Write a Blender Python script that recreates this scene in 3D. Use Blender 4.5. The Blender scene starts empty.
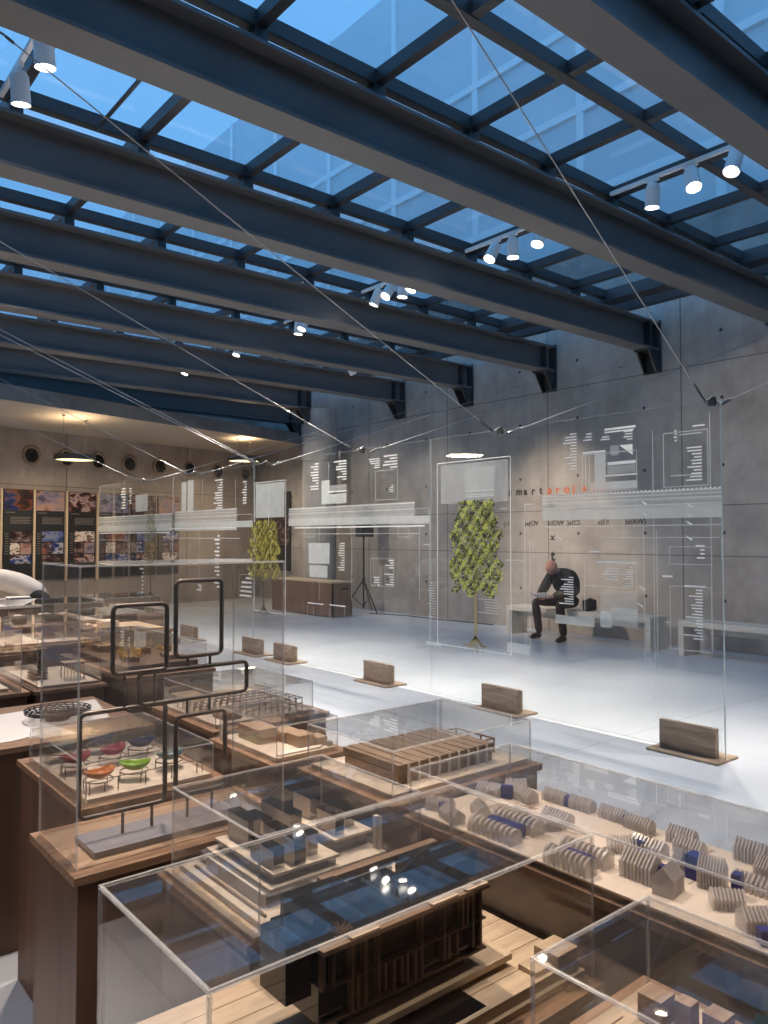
import bpy, bmesh, math, random
from mathutils import Vector, Matrix

SC = bpy.context.scene
COL = SC.collection
rnd = random.Random(7)
PI = math.pi


# ------------------------------------------------------------------ mesh builder
class MB:
    def __init__(s):
        s.v, s.f, s.m = [], [], []

    def add(s, vs, fs, mi=0):
        b = len(s.v)
        s.v.extend([tuple(p) for p in vs])
        for f in fs:
            s.f.append([b + i for i in f])
            s.m.append(mi)
        return s

    def box(s, x0, x1, y0, y1, z0, z1, mi=0):
        return s.add([(x0, y0, z0), (x1, y0, z0), (x1, y1, z0), (x0, y1, z0),
                      (x0, y0, z1), (x1, y0, z1), (x1, y1, z1), (x0, y1, z1)],
                     [(0, 3, 2, 1), (4, 5, 6, 7), (0, 1, 5, 4), (1, 2, 6, 5), (2, 3, 7, 6), (3, 0, 4, 7)], mi)

    def obox(s, c, h, rz=0.0, mi=0, rx=0.0, ry=0.0):
        R = Matrix.Rotation(rz, 3, 'Z') @ Matrix.Rotation(ry, 3, 'Y') @ Matrix.Rotation(rx, 3, 'X')
        c = Vector(c)
        vs = []
        for z in (-1, 1):
            for x, y in ((-1, -1), (1, -1), (1, 1), (-1, 1)):
                vs.append(c + R @ Vector((x * h[0], y * h[1], z * h[2])))
        return s.add(vs, [(0, 3, 2, 1), (4, 5, 6, 7), (0, 1, 5, 4), (1, 2, 6, 5), (2, 3, 7, 6), (3, 0, 4, 7)], mi)

    def quad(s, a, b, c, d, mi=0):
        return s.add([a, b, c, d], [(0, 1, 2, 3)], mi)

    def prism(s, poly, a, b, axis='z', mi=0):
        """poly: 2-D outline, extruded from a to b along the axis"""
        n = len(poly)

        def P(p, t):
            if axis == 'z':
                return (p[0], p[1], t)
            if axis == 'y':
                return (p[0], t, p[1])
            return (t, p[0], p[1])
        vs = [P(p, a) for p in poly] + [P(p, b) for p in poly]
        fs = [tuple(range(n - 1, -1, -1)), tuple(range(n, 2 * n))]
        fs += [(i, (i + 1) % n, n + (i + 1) % n, n + i) for i in range(n)]
        return s.add(vs, fs, mi)

    def cyl(s, p0, p1, r0, r1=None, n=16, mi=0, caps=True):
        r1 = r0 if r1 is None else r1
        p0, p1 = Vector(p0), Vector(p1)
        d = (p1 - p0).normalized()
        u = d.orthogonal().normalized()
        w = d.cross(u)
        vs = []
        for p, r in ((p0, r0), (p1, r1)):
            for i in range(n):
                a = 2 * PI * i / n
                vs.append(p + u * (r * math.cos(a)) + w * (r * math.sin(a)))
        fs = [(i, (i + 1) % n, n + (i + 1) % n, n + i) for i in range(n)]
        if caps:
            fs += [tuple(range(n - 1, -1, -1)), tuple(range(n, 2 * n))]
        return s.add(vs, fs, mi)

    def tube(s, pts, r, n=8, closed=False, mi=0):
        pts = [Vector(p) for p in pts]
        N = len(pts)
        vs, prev = [], None
        for i, p in enumerate(pts):
            if closed:
                t = (pts[(i + 1) % N] - pts[i - 1]).normalized()
            else:
                t = (pts[min(i + 1, N - 1)] - pts[max(i - 1, 0)]).normalized()
            if prev is None:
                u = t.orthogonal().normalized()
            else:
                u = (prev - t * prev.dot(t))
                u = u.normalized() if u.length > 1e-6 else t.orthogonal().normalized()
            prev = u
            w = t.cross(u)
            rr = r[i] if isinstance(r, (list, tuple)) else r
            for k in range(n):
                a = 2 * PI * k / n
                vs.append(p + u * (rr * math.cos(a)) + w * (rr * math.sin(a)))
        fs = []
        for i in range(N if closed else N - 1):
            j = (i + 1) % N
            for k in range(n):
                k2 = (k + 1) % n
                fs.append((i * n + k, i * n + k2, j * n + k2, j * n + k))
        if not closed:
            fs += [tuple(range(n - 1, -1, -1)), tuple(range((N - 1) * n, N * n))]
        return s.add(vs, fs, mi)

    def lathe(s, prof, c, n=24, mi=0):
        c = Vector(c)
        vs = []
        for r, z in prof:
            for k in range(n):
                a = 2 * PI * k / n
                vs.append(c + Vector((r * math.cos(a), r * math.sin(a), z)))
        fs = []
        for i in range(len(prof) - 1):
            for k in range(n):
                k2 = (k + 1) % n
                fs.append((i * n + k, i * n + k2, (i + 1) * n + k2, (i + 1) * n + k))
        return s.add(vs, fs, mi)

    def disc(s, c, r, normal=(0, 0, 1), n=24, mi=0):
        d = Vector(normal).normalized()
        u = d.orthogonal().normalized()
        w = d.cross(u)
        c = Vector(c)
        return s.add([c + u * (r * math.cos(2 * PI * k / n)) + w * (r * math.sin(2 * PI * k / n)) for k in range(n)],
                     [tuple(range(n))], mi)

    def build(s, name, mats, parent=None, smooth=False, bevel=0.0, label=None, seg=2):
        if not isinstance(mats, (list, tuple)):
            mats = [mats]
        off = parent.matrix_world.translation if parent is not None else Vector((0, 0, 0))
        if parent is not None:
            off = world_loc(parent)
        me = bpy.data.meshes.new(name)
        me.from_pydata([tuple(Vector(p) - off) for p in s.v], [], s.f)
        for m in mats:
            me.materials.append(m)
        if len(mats) > 1:
            me.polygons.foreach_set('material_index', s.m)
        if smooth:
            me.polygons.foreach_set('use_smooth', [True] * len(me.polygons))
        me.update()
        o = bpy.data.objects.new(name, me)
        COL.objects.link(o)
        if parent is not None:
            o.parent = parent
        if smooth:
            try:
                me.set_sharp_from_angle(angle=math.radians(40))
            except Exception:
                pass
        if bevel > 0:
            b = o.modifiers.new('edge', 'BEVEL')
            b.width = bevel
            b.segments = seg
            b.limit_method = 'ANGLE'
        if label:
            o['label'] = label
        return o


def world_loc(o):
    v = Vector(o.location)
    p = o.parent
    while p is not None:
        v = v + Vector(p.location)
        p = p.parent
    return v


def tag(o, label=None, cat=None, group=None, kind=None):
    if label:
        o['label'] = label
    if cat:
        o['category'] = cat
    if group:
        o['group'] = group
    if kind:
        o['kind'] = kind
    return o


def thing(name, loc, label, cat, group=None, kind=None):
    o = bpy.data.objects.new(name, None)
    o.empty_display_size = 0.05
    COL.objects.link(o)
    o.location = loc
    return tag(o, label, cat, group, kind)


def struct(o):
    o['kind'] = 'structure'
    return o


def copy_tree(o, loc=None, parent=None, label=None):
    c = o.copy()
    COL.objects.link(c)
    if parent is not None:
        c.parent = parent
    if loc is not None:
        c.location = loc
    if label:
        c['label'] = label
    for ch in list(o.children):
        copy_tree(ch, None, c)
    return c


def text_mesh(name, body, size, mat, parent, origin, xdir, ydir, align='LEFT', extrude=0.0, bold=0.0):
    """lettering as a mesh; xdir/ydir: world directions of the line and of 'up'"""
    cu = bpy.data.curves.new(name, 'FONT')
    cu.body = body
    cu.size = size
    cu.align_x = align
    cu.extrude = extrude
    cu.offset = bold
    tmp = bpy.data.objects.new(name + '_tmp', cu)
    COL.objects.link(tmp)
    dg = bpy.context.evaluated_depsgraph_get()
    me = bpy.data.meshes.new_from_object(tmp.evaluated_get(dg))
    bpy.data.objects.remove(tmp)
    bpy.data.curves.remove(cu)
    X, Y = Vector(xdir).normalized(), Vector(ydir).normalized()
    Z = X.cross(Y)
    M = Matrix((X, Y, Z)).transposed()
    off = world_loc(parent) if parent is not None else Vector((0, 0, 0))
    o0 = Vector(origin) - off
    for v in me.vertices:
        v.co = M @ v.co + o0
    me.materials.clear()
    me.materials.append(mat)
    o = bpy.data.objects.new(name, me)
    COL.objects.link(o)
    if parent is not None:
        o.parent = parent
    return o


# ------------------------------------------------------------------ materials
def lin(r, g, b):
    f = lambda c: (c / 255 / 12.92) if c / 255 <= 0.04045 else ((c / 255 + 0.055) / 1.055) ** 2.4
    return (f(r), f(g), f(b), 1.0)


def new_mat(name):
    m = bpy.data.materials.new(name)
    m.use_nodes = True
    nt = m.node_tree
    nt.nodes.clear()
    out = nt.nodes.new('ShaderNodeOutputMaterial')
    return m, nt, out


def N(nt, t, **kw):
    n = nt.nodes.new(t)
    for k, v in kw.items():
        setattr(n, k, v)
    return n


def L(nt, a, b):
    nt.links.new(a, b)


def math_node(nt, op, a, b=None, c=None):
    n = nt.nodes.new('ShaderNodeMath')
    n.operation = op
    for i, v in enumerate((a, b, c)):
        if v is None:
            continue
        if isinstance(v, (int, float)):
            n.inputs[i].default_value = v
        else:
            nt.links.new(v, n.inputs[i])
    return n.outputs[0]


def mixcol(nt, fac, a, b):
    n = nt.nodes.new('ShaderNodeMix')
    n.data_type = 'RGBA'
    for sock, v in ((n.inputs[0], fac), (n.inputs[6], a), (n.inputs[7], b)):
        if isinstance(v, (int, float, tuple)):
            sock.default_value = v
        else:
            nt.links.new(v, sock)
    return n.outputs[2]


def coords(nt):
    return N(nt, 'ShaderNodeNewGeometry').outputs['Position']


def plain(name, col, rough=0.5, metal=0.0, noise=0.12, scale=14.0, spec=0.5, bump=0.0, coat=0.0):
    """principled with a gentle noise variation of the colour"""
    m, nt, out = new_mat(name)
    p = N(nt, 'ShaderNodeBsdfPrincipled')
    p.inputs['Roughness'].default_value = rough
    p.inputs['Metallic'].default_value = metal
    p.inputs['Specular IOR Level'].default_value = spec
    if coat:
        p.inputs['Coat Weight'].default_value = coat
        p.inputs['Coat Roughness'].default_value = 0.05
    no = N(nt, 'ShaderNodeTexNoise')
    no.inputs['Scale'].default_value = scale
    no.inputs['Detail'].default_value = 4
    L(nt, coords(nt), no.inputs['Vector'])
    dk = tuple(c * (1 - noise) for c in col[:3]) + (1,)
    lt = tuple(min(1, c * (1 + noise)) for c in col[:3]) + (1,)
    L(nt, mixcol(nt, no.outputs['Fac'], dk, lt), p.inputs['Base Color'])
    if bump:
        b = N(nt, 'ShaderNodeBump')
        b.inputs['Strength'].default_value = bump
        b.inputs['Distance'].default_value = 0.01
        L(nt, no.outputs['Fac'], b.inputs['Height'])
        L(nt, b.outputs[0], p.inputs['Normal'])
    L(nt, p.outputs[0], out.inputs[0])
    return m


def wood(name, c1, c2, rough=0.45, scale=(6, 60, 60), axis='x'):
    m, nt, out = new_mat(name)
    p = N(nt, 'ShaderNodeBsdfPrincipled')
    p.inputs['Roughness'].default_value = rough
    mp = N(nt, 'ShaderNodeMapping')
    sc = {'x': scale, 'y': (scale[1], scale[0], scale[2]), 'z': (scale[1], scale[2], scale[0])}[axis]
    mp.inputs['Scale'].default_value = sc
    L(nt, coords(nt), mp.inputs['Vector'])
    no = N(nt, 'ShaderNodeTexNoise')
    no.inputs['Scale'].default_value = 1.0
    no.inputs['Detail'].default_value = 6
    no.inputs['Distortion'].default_value = 0.6
    L(nt, mp.outputs[0], no.inputs['Vector'])
    cr = N(nt, 'ShaderNodeValToRGB')
    cr.color_ramp.elements[0].position = 0.3
    cr.color_ramp.elements[0].color = c1
    cr.color_ramp.elements[1].position = 0.7
    cr.color_ramp.elements[1].color = c2
    L(nt, no.outputs['Fac'], cr.inputs[0])
    L(nt, cr.outputs[0], p.inputs['Base Color'])
    L(nt, p.outputs[0], out.inputs[0])
    return m


def sheet_glass(name, tint=(0.97, 0.98, 0.98, 1), f0=0.04, haze=0.0, haze_col=(0.8, 0.85, 0.85, 1), rough=0.0, boost=1.0):
    """thin clear sheet: straight transmission plus Schlick reflection on each face"""
    m, nt, out = new_mat(name)
    g = N(nt, 'ShaderNodeNewGeometry')
    dot = N(nt, 'ShaderNodeVectorMath', operation='DOT_PRODUCT')
    L(nt, g.outputs['Incoming'], dot.inputs[0])
    L(nt, g.outputs['Normal'], dot.inputs[1])
    c = math_node(nt, 'ABSOLUTE', dot.outputs['Value'])
    k = math_node(nt, 'POWER', math_node(nt, 'SUBTRACT', 1.0, c), 5.0)
    fac = math_node(nt, 'MULTIPLY_ADD', k, (1 - f0) * boost, f0)
    tr = N(nt, 'ShaderNodeBsdfTransparent')
    tr.inputs[0].default_value = tint
    base = tr.outputs[0]
    if haze > 0:
        d = N(nt, 'ShaderNodeBsdfDiffuse')
        d.inputs[0].default_value = haze_col
        mh = N(nt, 'ShaderNodeMixShader')
        mh.inputs[0].default_value = haze
        L(nt, base, mh.inputs[1])
        L(nt, d.outputs[0], mh.inputs[2])
        base = mh.outputs[0]
    gl = N(nt, 'ShaderNodeBsdfGlossy')
    gl.inputs['Roughness'].default_value = rough
    gl.inputs[0].default_value = (1, 1, 1, 1)
    mx = N(nt, 'ShaderNodeMixShader')
    L(nt, fac, mx.inputs[0])
    L(nt, base, mx.inputs[1])
    L(nt, gl.outputs[0], mx.inputs[2])
    L(nt, mx.outputs[0], out.inputs[0])
    return m


def veil(name, col, opac, rough=0.6, glossy=0.0, through=0.0):
    """translucent ink, frosted or polished-edge plastic: part clear, part diffuse"""
    m, nt, out = new_mat(name)
    tr = N(nt, 'ShaderNodeBsdfTransparent')
    d = N(nt, 'ShaderNodeBsdfPrincipled')
    d.inputs['Base Color'].default_value = col
    d.inputs['Roughness'].default_value = rough
    src = d.outputs[0]
    if through:
        tl = N(nt, 'ShaderNodeBsdfTranslucent')
        tl.inputs[0].default_value = col
        mt = N(nt, 'ShaderNodeMixShader')
        mt.inputs[0].default_value = through
        L(nt, src, mt.inputs[1])
        L(nt, tl.outputs[0], mt.inputs[2])
        src = mt.outputs[0]
    mx = N(nt, 'ShaderNodeMixShader')
    no = N(nt, 'ShaderNodeTexNoise')
    no.inputs['Scale'].default_value = 9.0
    L(nt, coords(nt), no.inputs['Vector'])
    L(nt, math_node(nt, 'MULTIPLY_ADD', no.outputs['Fac'], opac * 0.3, opac * 0.85), mx.inputs[0])
    L(nt, tr.outputs[0], mx.inputs[1])
    L(nt, src, mx.inputs[2])
    L(nt, mx.outputs[0], out.inputs[0])
    return m


def glow(name, col, strength):
    m, nt, out = new_mat(name)
    e = N(nt, 'ShaderNodeEmission')
    e.inputs[0].default_value = col
    e.inputs[1].default_value = strength
    L(nt, e.outputs[0], out.inputs[0])
    return m


def concrete(name, base, joints=True, warm=None, u='y', v_first=8.41, v_step=2.46, h_lines=(4.1, 2.05, 1.33), rough=0.75, holes=True):
    """board-marked concrete: blotches, streaks, formwork joints and tie holes (world metres)"""
    m, nt, out = new_mat(name)
    p = N(nt, 'ShaderNodeBsdfPrincipled')
    p.inputs['Roughness'].default_value = rough
    p.inputs['Specular IOR Level'].default_value = 0.3
    pos = coords(nt)
    sep = N(nt, 'ShaderNodeSeparateXYZ')
    L(nt, pos, sep.inputs[0])
    U = sep.outputs[{'x': 0, 'y': 1}[u]]
    Z = sep.outputs[2]
    n1 = N(nt, 'ShaderNodeTexNoise')
    n1.inputs['Scale'].default_value = 1.1
    n1.inputs['Detail'].default_value = 8
    n1.inputs['Roughness'].default_value = 0.65
    L(nt, pos, n1.inputs['Vector'])
    mp = N(nt, 'ShaderNodeMapping')
    mp.inputs['Scale'].default_value = (5, 5, 0.6)
    L(nt, pos, mp.inputs['Vector'])
    n2 = N(nt, 'ShaderNodeTexNoise')
    n2.inputs['Scale'].default_value = 1.6
    n2.inputs['Detail'].default_value = 5
    L(nt, mp.outputs[0], n2.inputs['Vector'])
    f = math_node(nt, 'ADD', math_node(nt, 'MULTIPLY', n1.outputs['Fac'], 0.84), math_node(nt, 'MULTIPLY', n2.outputs['Fac'], 0.16))
    cr = N(nt, 'ShaderNodeValToRGB')
    cr.color_ramp.elements[0].position = 0.32
    cr.color_ramp.elements[1].position = 0.68
    cr.color_ramp.elements[0].color = tuple(c * 0.66 for c in base[:3]) + (1,)
    cr.color_ramp.elements[1].color = tuple(min(1, c * 1.28) for c in base[:3]) + (1,)
    L(nt, f, cr.inputs[0])
    col = cr.outputs[0]
    if joints:
        def line(coord, at, w):
            return math_node(nt, 'LESS_THAN', math_node(nt, 'ABSOLUTE', math_node(nt, 'SUBTRACT', coord, at)), w)
        w_ = math_node(nt, 'WRAP', math_node(nt, 'SUBTRACT', U, v_first), v_step / 2, -v_step / 2)
        jl = math_node(nt, 'LESS_THAN', math_node(nt, 'ABSOLUTE', w_), 0.010)
        for z in h_lines:
            jl = math_node(nt, 'MAXIMUM', jl, line(Z, z, 0.007))
        col = mixcol(nt, math_node(nt, 'MULTIPLY', jl, 0.72), col, tuple(c * 0.18 for c in base[:3]) + (1,))
        # tie holes
        hu = math_node(nt, 'WRAP', math_node(nt, 'SUBTRACT', U, v_first + v_step / 4), v_step / 4, -v_step / 4)
        hz = math_node(nt, 'WRAP', math_node(nt, 'SUBTRACT', Z, 0.7), 0.48, -0.48)
        d2 = math_node(nt, 'ADD', math_node(nt, 'POWER', hu, 2.0), math_node(nt, 'POWER', hz, 2.0))
        hole = math_node(nt, 'LESS_THAN', d2, 0.0007)
        if holes:
            col = mixcol(nt, math_node(nt, 'MULTIPLY', hole, 0.85), col, (0.01, 0.01, 0.01, 1))
    L(nt, col, p.inputs['Base Color'])
    b = N(nt, 'ShaderNodeBump')
    b.inputs['Strength'].default_value = 0.25
    b.inputs['Distance'].default_value = 0.01
    L(nt, f, b.inputs['Height'])
    L(nt, b.outputs[0], p.inputs['Normal'])
    L(nt, p.outputs[0], out.inputs[0])
    return m


M = {}
M['steel'] = plain('steel_paint', (0.140, 0.137, 0.138, 1), rough=0.42, noise=0.10, scale=3.0)
M['steel_dark'] = plain('steel_frame_paint', (0.050, 0.050, 0.053, 1), rough=0.45, noise=0.10, scale=3.0)
M['concrete'] = concrete('board_concrete', (0.375, 0.345, 0.32, 1))
M['concrete_plain'] = concrete('plain_concrete', (0.40, 0.38, 0.36, 1), joints=False)
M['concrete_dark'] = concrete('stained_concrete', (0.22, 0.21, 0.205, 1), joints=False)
M['wall_tan'] = concrete('tan_concrete', (0.40, 0.335, 0.285, 1), joints=True, u='x', v_first=5.31, v_step=3.1, h_lines=(2.66,), holes=False)
M['soffit'] = plain('soffit_plaster', (0.50, 0.42, 0.33, 1), rough=0.7, noise=0.08, scale=1.5)
M['lamp_white'] = plain('white_enamel', (0.88, 0.88, 0.88, 1), rough=0.35, noise=0.03)
M['lamp_face'] = glow('lamp_lens', (1.0, 0.92, 0.80, 1), 22.0)
M['pendant_face'] = glow('pendant_diffuser', (1.0, 0.83, 0.45, 1), 2.4)
M['pendant_shell'] = plain('pendant_grey', (0.10, 0.09, 0.08, 1), rough=0.5)
M['cable'] = plain('steel_cable', (0.42, 0.41, 0.40, 1), rough=0.35, metal=0.8, noise=0.1, scale=60)
M['fitting'] = plain('steel_fitting', (0.20, 0.20, 0.20, 1), rough=0.35, metal=0.8)
M['plinth'] = wood('plinth_veneer', lin(84, 58, 45), lin(110, 81, 64), rough=0.5, scale=(0.8, 10, 10), axis='z')
M['plinth_top'] = wood('plinth_top_board', lin(120, 90, 68), lin(160, 126, 98), rough=0.45, scale=(5, 60, 60))
M['oak'] = wood('pale_oak', lin(186, 162, 134), lin(214, 192, 164), rough=0.5, scale=(7, 60, 60))
M['board'] = plain('pale_model_board', lin(212, 198, 182), rough=0.7, noise=0.06, scale=20)
M['board_white'] = plain('white_model_board', lin(222, 214, 204), rough=0.7, noise=0.05, scale=20)
M['block'] = wood('model_block_wood', lin(150, 124, 102), lin(182, 156, 130), rough=0.55, scale=(10, 80, 80))
M['walnut'] = wood('walnut', lin(106, 82, 62), lin(144, 118, 94), rough=0.45, scale=(8, 70, 70))
M['walnut_y'] = wood('walnut_along', lin(96, 76, 62), lin(142, 118, 96), rough=0.5, scale=(4, 26, 26), axis='y')
M['acrylic'] = sheet_glass('clear_acrylic', tint=(0.975, 0.972, 0.968, 1), haze=0.010, haze_col=(0.75, 0.72, 0.72, 1))
M['edge'] = veil('polished_acrylic_edge', (0.86, 0.84, 0.82, 1), 0.30, rough=0.15)
M['glass'] = sheet_glass('panel_glass', tint=(0.965, 0.975, 0.97, 1), haze=0.012, haze_col=(0.75, 0.77, 0.77, 1))
M['glass_edge'] = veil('panel_glass_edge', (0.72, 0.82, 0.80, 1), 0.7, rough=0.2)
M['sky_glass'] = sheet_glass('skylight_glass', tint=(0.94, 0.96, 0.97, 1), haze=0.03, haze_col=(0.6, 0.65, 0.7, 1))
M['stand_wood'] = wood('stand_walnut', lin(136, 114, 96), lin(182, 158, 134), rough=0.5, scale=(4, 26, 26), axis='y')
M['glass_edge_soft'] = veil('panel_glass_edge_soft', (0.72, 0.82, 0.80, 1), 0.12, rough=0.2)
M['ink_white'] = veil('white_screen_print', (0.96, 0.96, 0.95, 1), 1.0, through=0.45)
M['ink_soft'] = veil('soft_screen_print', (0.93, 0.95, 0.94, 1), 0.28, through=0.45)
M['ink_band'] = veil('grey_screen_print', (0.90, 0.94, 0.92, 1), 0.56, through=0.45)
M['ink_line'] = veil('faint_screen_print', (0.94, 0.95, 0.94, 1), 0.58, through=0.45)
M['black'] = plain('matt_black', (0.012, 0.012, 0.013, 1), rough=0.6)
M['gloss_black'] = plain('gloss_black_acrylic', (0.006, 0.007, 0.008, 1), rough=0.04, noise=0.0)
M['frame_metal'] = plain('dark_bronze_tube', (0.13, 0.11, 0.10, 1), rough=0.4, metal=0.5)
M['wire'] = plain('thin_wire', (0.16, 0.14, 0.12, 1), rough=0.4, metal=0.6)
M['slate'] = plain('grey_slate_plate', lin(150, 148, 154), rough=0.22, noise=0.12, scale=18)
M['mirror'] = plain('smoked_mirror', (0.30, 0.29, 0.30, 1), rough=0.06, metal=1.0, noise=0.05)
M['grey_clear'] = veil('smoky_acrylic', (0.30, 0.29, 0.30, 1), 0.55, rough=0.12)
M['house'] = veil('ribbed_clear_acrylic', (0.74, 0.69, 0.66, 1), 0.66, rough=0.08, through=0.15)
M['blue'] = plain('ultramarine_plastic', (0.010, 0.018, 0.17, 1), rough=0.4)
M['house_print'] = plain('ground_print', lin(146, 122, 104), rough=0.7)
M['orange'] = plain('orange_lacquer', (0.52, 0.17, 0.035, 1), rough=0.3)
M['green'] = plain('green_lacquer', (0.22, 0.42, 0.02, 1), rough=0.3)
M['red'] = plain('red_lacquer', (0.36, 0.03, 0.05, 1), rough=0.3)
M['navy'] = plain('navy_lacquer', (0.03, 0.04, 0.12, 1), rough=0.3)
M['teal'] = plain('teal_lacquer', (0.05, 0.16, 0.20, 1), rough=0.3)
M['yellow_tree'] = plain('yellow_lichen', lin(222, 182, 96), rough=0.8, noise=0.3, scale=60)
M['twig'] = plain('dried_twig', lin(120, 92, 58), rough=0.8, noise=0.3, scale=60)
M['paper'] = plain('white_paper', lin(228, 220, 212), rough=0.8, noise=0.03)
M['bench'] = wood('bench_board', (0.52, 0.49, 0.44, 1), (0.64, 0.60, 0.54, 1), rough=0.55, scale=(3, 22, 22), axis='y')
M['skin'] = plain('skin', lin(172, 126, 114), rough=0.55, noise=0.06)
M['coat'] = plain('black_cloth', (0.012, 0.012, 0.014, 1), rough=0.85, noise=0.2, scale=40, bump=0.3)
M['trousers'] = plain('dark_trousers', (0.014, 0.013, 0.014, 1), rough=0.85, noise=0.2, scale=40)
M['shoe'] = plain('black_leather', (0.01, 0.01, 0.01, 1), rough=0.3)
M['shirt'] = plain('pale_grey_shirt', lin(214, 205, 196), rough=0.9, noise=0.08, scale=12, bump=0.5)
M['hair_dark'] = plain('dark_hair', (0.012, 0.009, 0.008, 1), rough=0.6)
M['hair_grey'] = plain('cropped_grey_hair', lin(150, 118, 106), rough=0.8)
M['letter_black'] = plain('black_letters', (0.02, 0.02, 0.02, 1), rough=0.5)
M['letter_orange'] = plain('orange_letters', (0.62, 0.13, 0.04, 1), rough=0.5)


def floor_mat():
    m, nt, out = new_mat('poured_floor')
    p = N(nt, 'ShaderNodeBsdfPrincipled')
    pos = coords(nt)
    no = N(nt, 'ShaderNodeTexNoise')
    no.inputs['Scale'].default_value = 0.9
    no.inputs['Detail'].default_value = 8
    L(nt, pos, no.inputs['Vector'])
    cr = N(nt, 'ShaderNodeValToRGB')
    cr.color_ramp.elements[0].position = 0.3
    cr.color_ramp.elements[1].position = 0.7
    cr.color_ramp.elements[0].color = (0.58, 0.61, 0.655, 1)
    cr.color_ramp.elements[1].color = (0.67, 0.70, 0.745, 1)
    L(nt, no.outputs['Fac'], cr.inputs[0])
    sep = N(nt, 'ShaderNodeSeparateXYZ')
    L(nt, pos, sep.inputs[0])
    j = math_node(nt, 'LESS_THAN', math_node(nt, 'ABSOLUTE', math_node(nt, 'WRAP', math_node(nt, 'SUBTRACT', sep.outputs[1], 3.6), 2.4, -2.4)), 0.004)
    j2 = math_node(nt, 'LESS_THAN', math_node(nt, 'ABSOLUTE', math_node(nt, 'WRAP', math_node(nt, 'SUBTRACT', sep.outputs[0], 4.6), 2.4, -2.4)), 0.004)
    j = math_node(nt, 'MAXIMUM', j, j2)
    L(nt, mixcol(nt, math_node(nt, 'MULTIPLY', j, 0.5), cr.outputs[0], (0.2, 0.2, 0.2, 1)), p.inputs['Base Color'])
    L(nt, math_node(nt, 'MULTIPLY_ADD', no.outputs['Fac'], 0.10, 0.20), p.inputs['Roughness'])
    L(nt, p.outputs[0], out.inputs[0])
    return m


M['floor'] = floor_mat()


def facade_mat():
    m, nt, out = new_mat('outside_facade')
    p = N(nt, 'ShaderNodeBsdfPrincipled')
    p.inputs['Roughness'].default_value = 0.5
    no = N(nt, 'ShaderNodeTexNoise')
    no.inputs['Scale'].default_value = 0.5
    no.inputs['Detail'].default_value = 5
    L(nt, coords(nt), no.inputs['Vector'])
    L(nt, mixcol(nt, no.outputs['Fac'], (0.62, 0.66, 0.68, 1), (0.82, 0.84, 0.85, 1)), p.inputs['Base Color'])
    L(nt, p.outputs[0], out.inputs[0])
    return m


M['facade'] = facade_mat()
M['facade_line'] = plain('facade_mullion', (0.95, 0.95, 0.95, 1), rough=0.5, noise=0.02)
# ================================================================== THE SETTING
WX = 10.65                                   # inner face of the long concrete wall
BEAM_Y = [2.5 + 1.95 * k for k in range(8)]  # roof beams
ZB, ZT = 4.42, 4.85                          # underside and top of the beams
FW = lambda x: 16.6 + (x - 3.9) * 0.237      # far (tan) wall line

struct(MB().box(-5, 11.0, -4, 19.2, -0.25, 0).build('floor', M['floor']))
struct(MB().box(WX, WX + 0.35, -4, 18.4, 0, 6.4).build('wall_right', M['concrete']))
far = MB()
far.prism([(-5, FW(-5)), (11.0, FW(11.0)), (11.0, FW(11.0) + 0.3), (-5, FW(-5) + 0.3)], 0, 5.3)
struct(far.build('wall_far', M['wall_tan']))
struct(MB().box(-5.3, -5, -4, 15.0, 0, 5.3).build('wall_left', M['concrete_plain']))
struct(MB().box(-5, 11, -4.3, -4, 0, 5.3).build('wall_back', M['concrete_plain']))
struct(MB().box(-5, WX, -4, 0.42, 4.6, 4.9).build('ceiling', M['concrete_plain']))

# low slab over the far end, its front edge a long curve of raw concrete
cur = [(-4.9, 12.9), (-1.5, 13.1), (1.2, 13.45), (3.3, 13.98), (4.6, 14.35), (6.0, 14.78), (7.6, 15.2), (9.1, 15.6), (WX - 0.01, 16.05)]
mb = MB()
nC = len(cur)
vs = [(x, y, 3.90) for x, y in cur] + [(x, FW(x) - 0.005, 3.79) for x, y in cur]
vt = [(x, y, 4.17) for x, y in cur] + [(x, FW(x) - 0.005, 4.17) for x, y in cur]
fs, ms = [], []
mb.v = vs + vt
for i in range(nC - 1):
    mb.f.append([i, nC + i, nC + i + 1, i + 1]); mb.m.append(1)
    mb.f.append([2 * nC + i, 2 * nC + i + 1, 3 * nC + i + 1, 3 * nC + i]); mb.m.append(0)
    mb.f.append([i, i + 1, 2 * nC + i + 1, 2 * nC + i]); mb.m.append(0)
struct(mb.build('ceiling_soffit', [M['concrete_dark'], M['soffit']]))

col = MB()
col.lathe([(0.0, 0.0), (0.38, 0.0), (0.38, 3.25), (0.365, 3.26), (0.365, 3.28), (0.38, 3.29), (0.38, 3.78), (0.365, 3.79), (0.365, 3.81), (0.38, 3.82), (0.38, 4.42), (0, 4.42)], (9.93, 14.2, 0), n=40)
struct(col.build('column', M['concrete_plain'], smooth=True))

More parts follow.
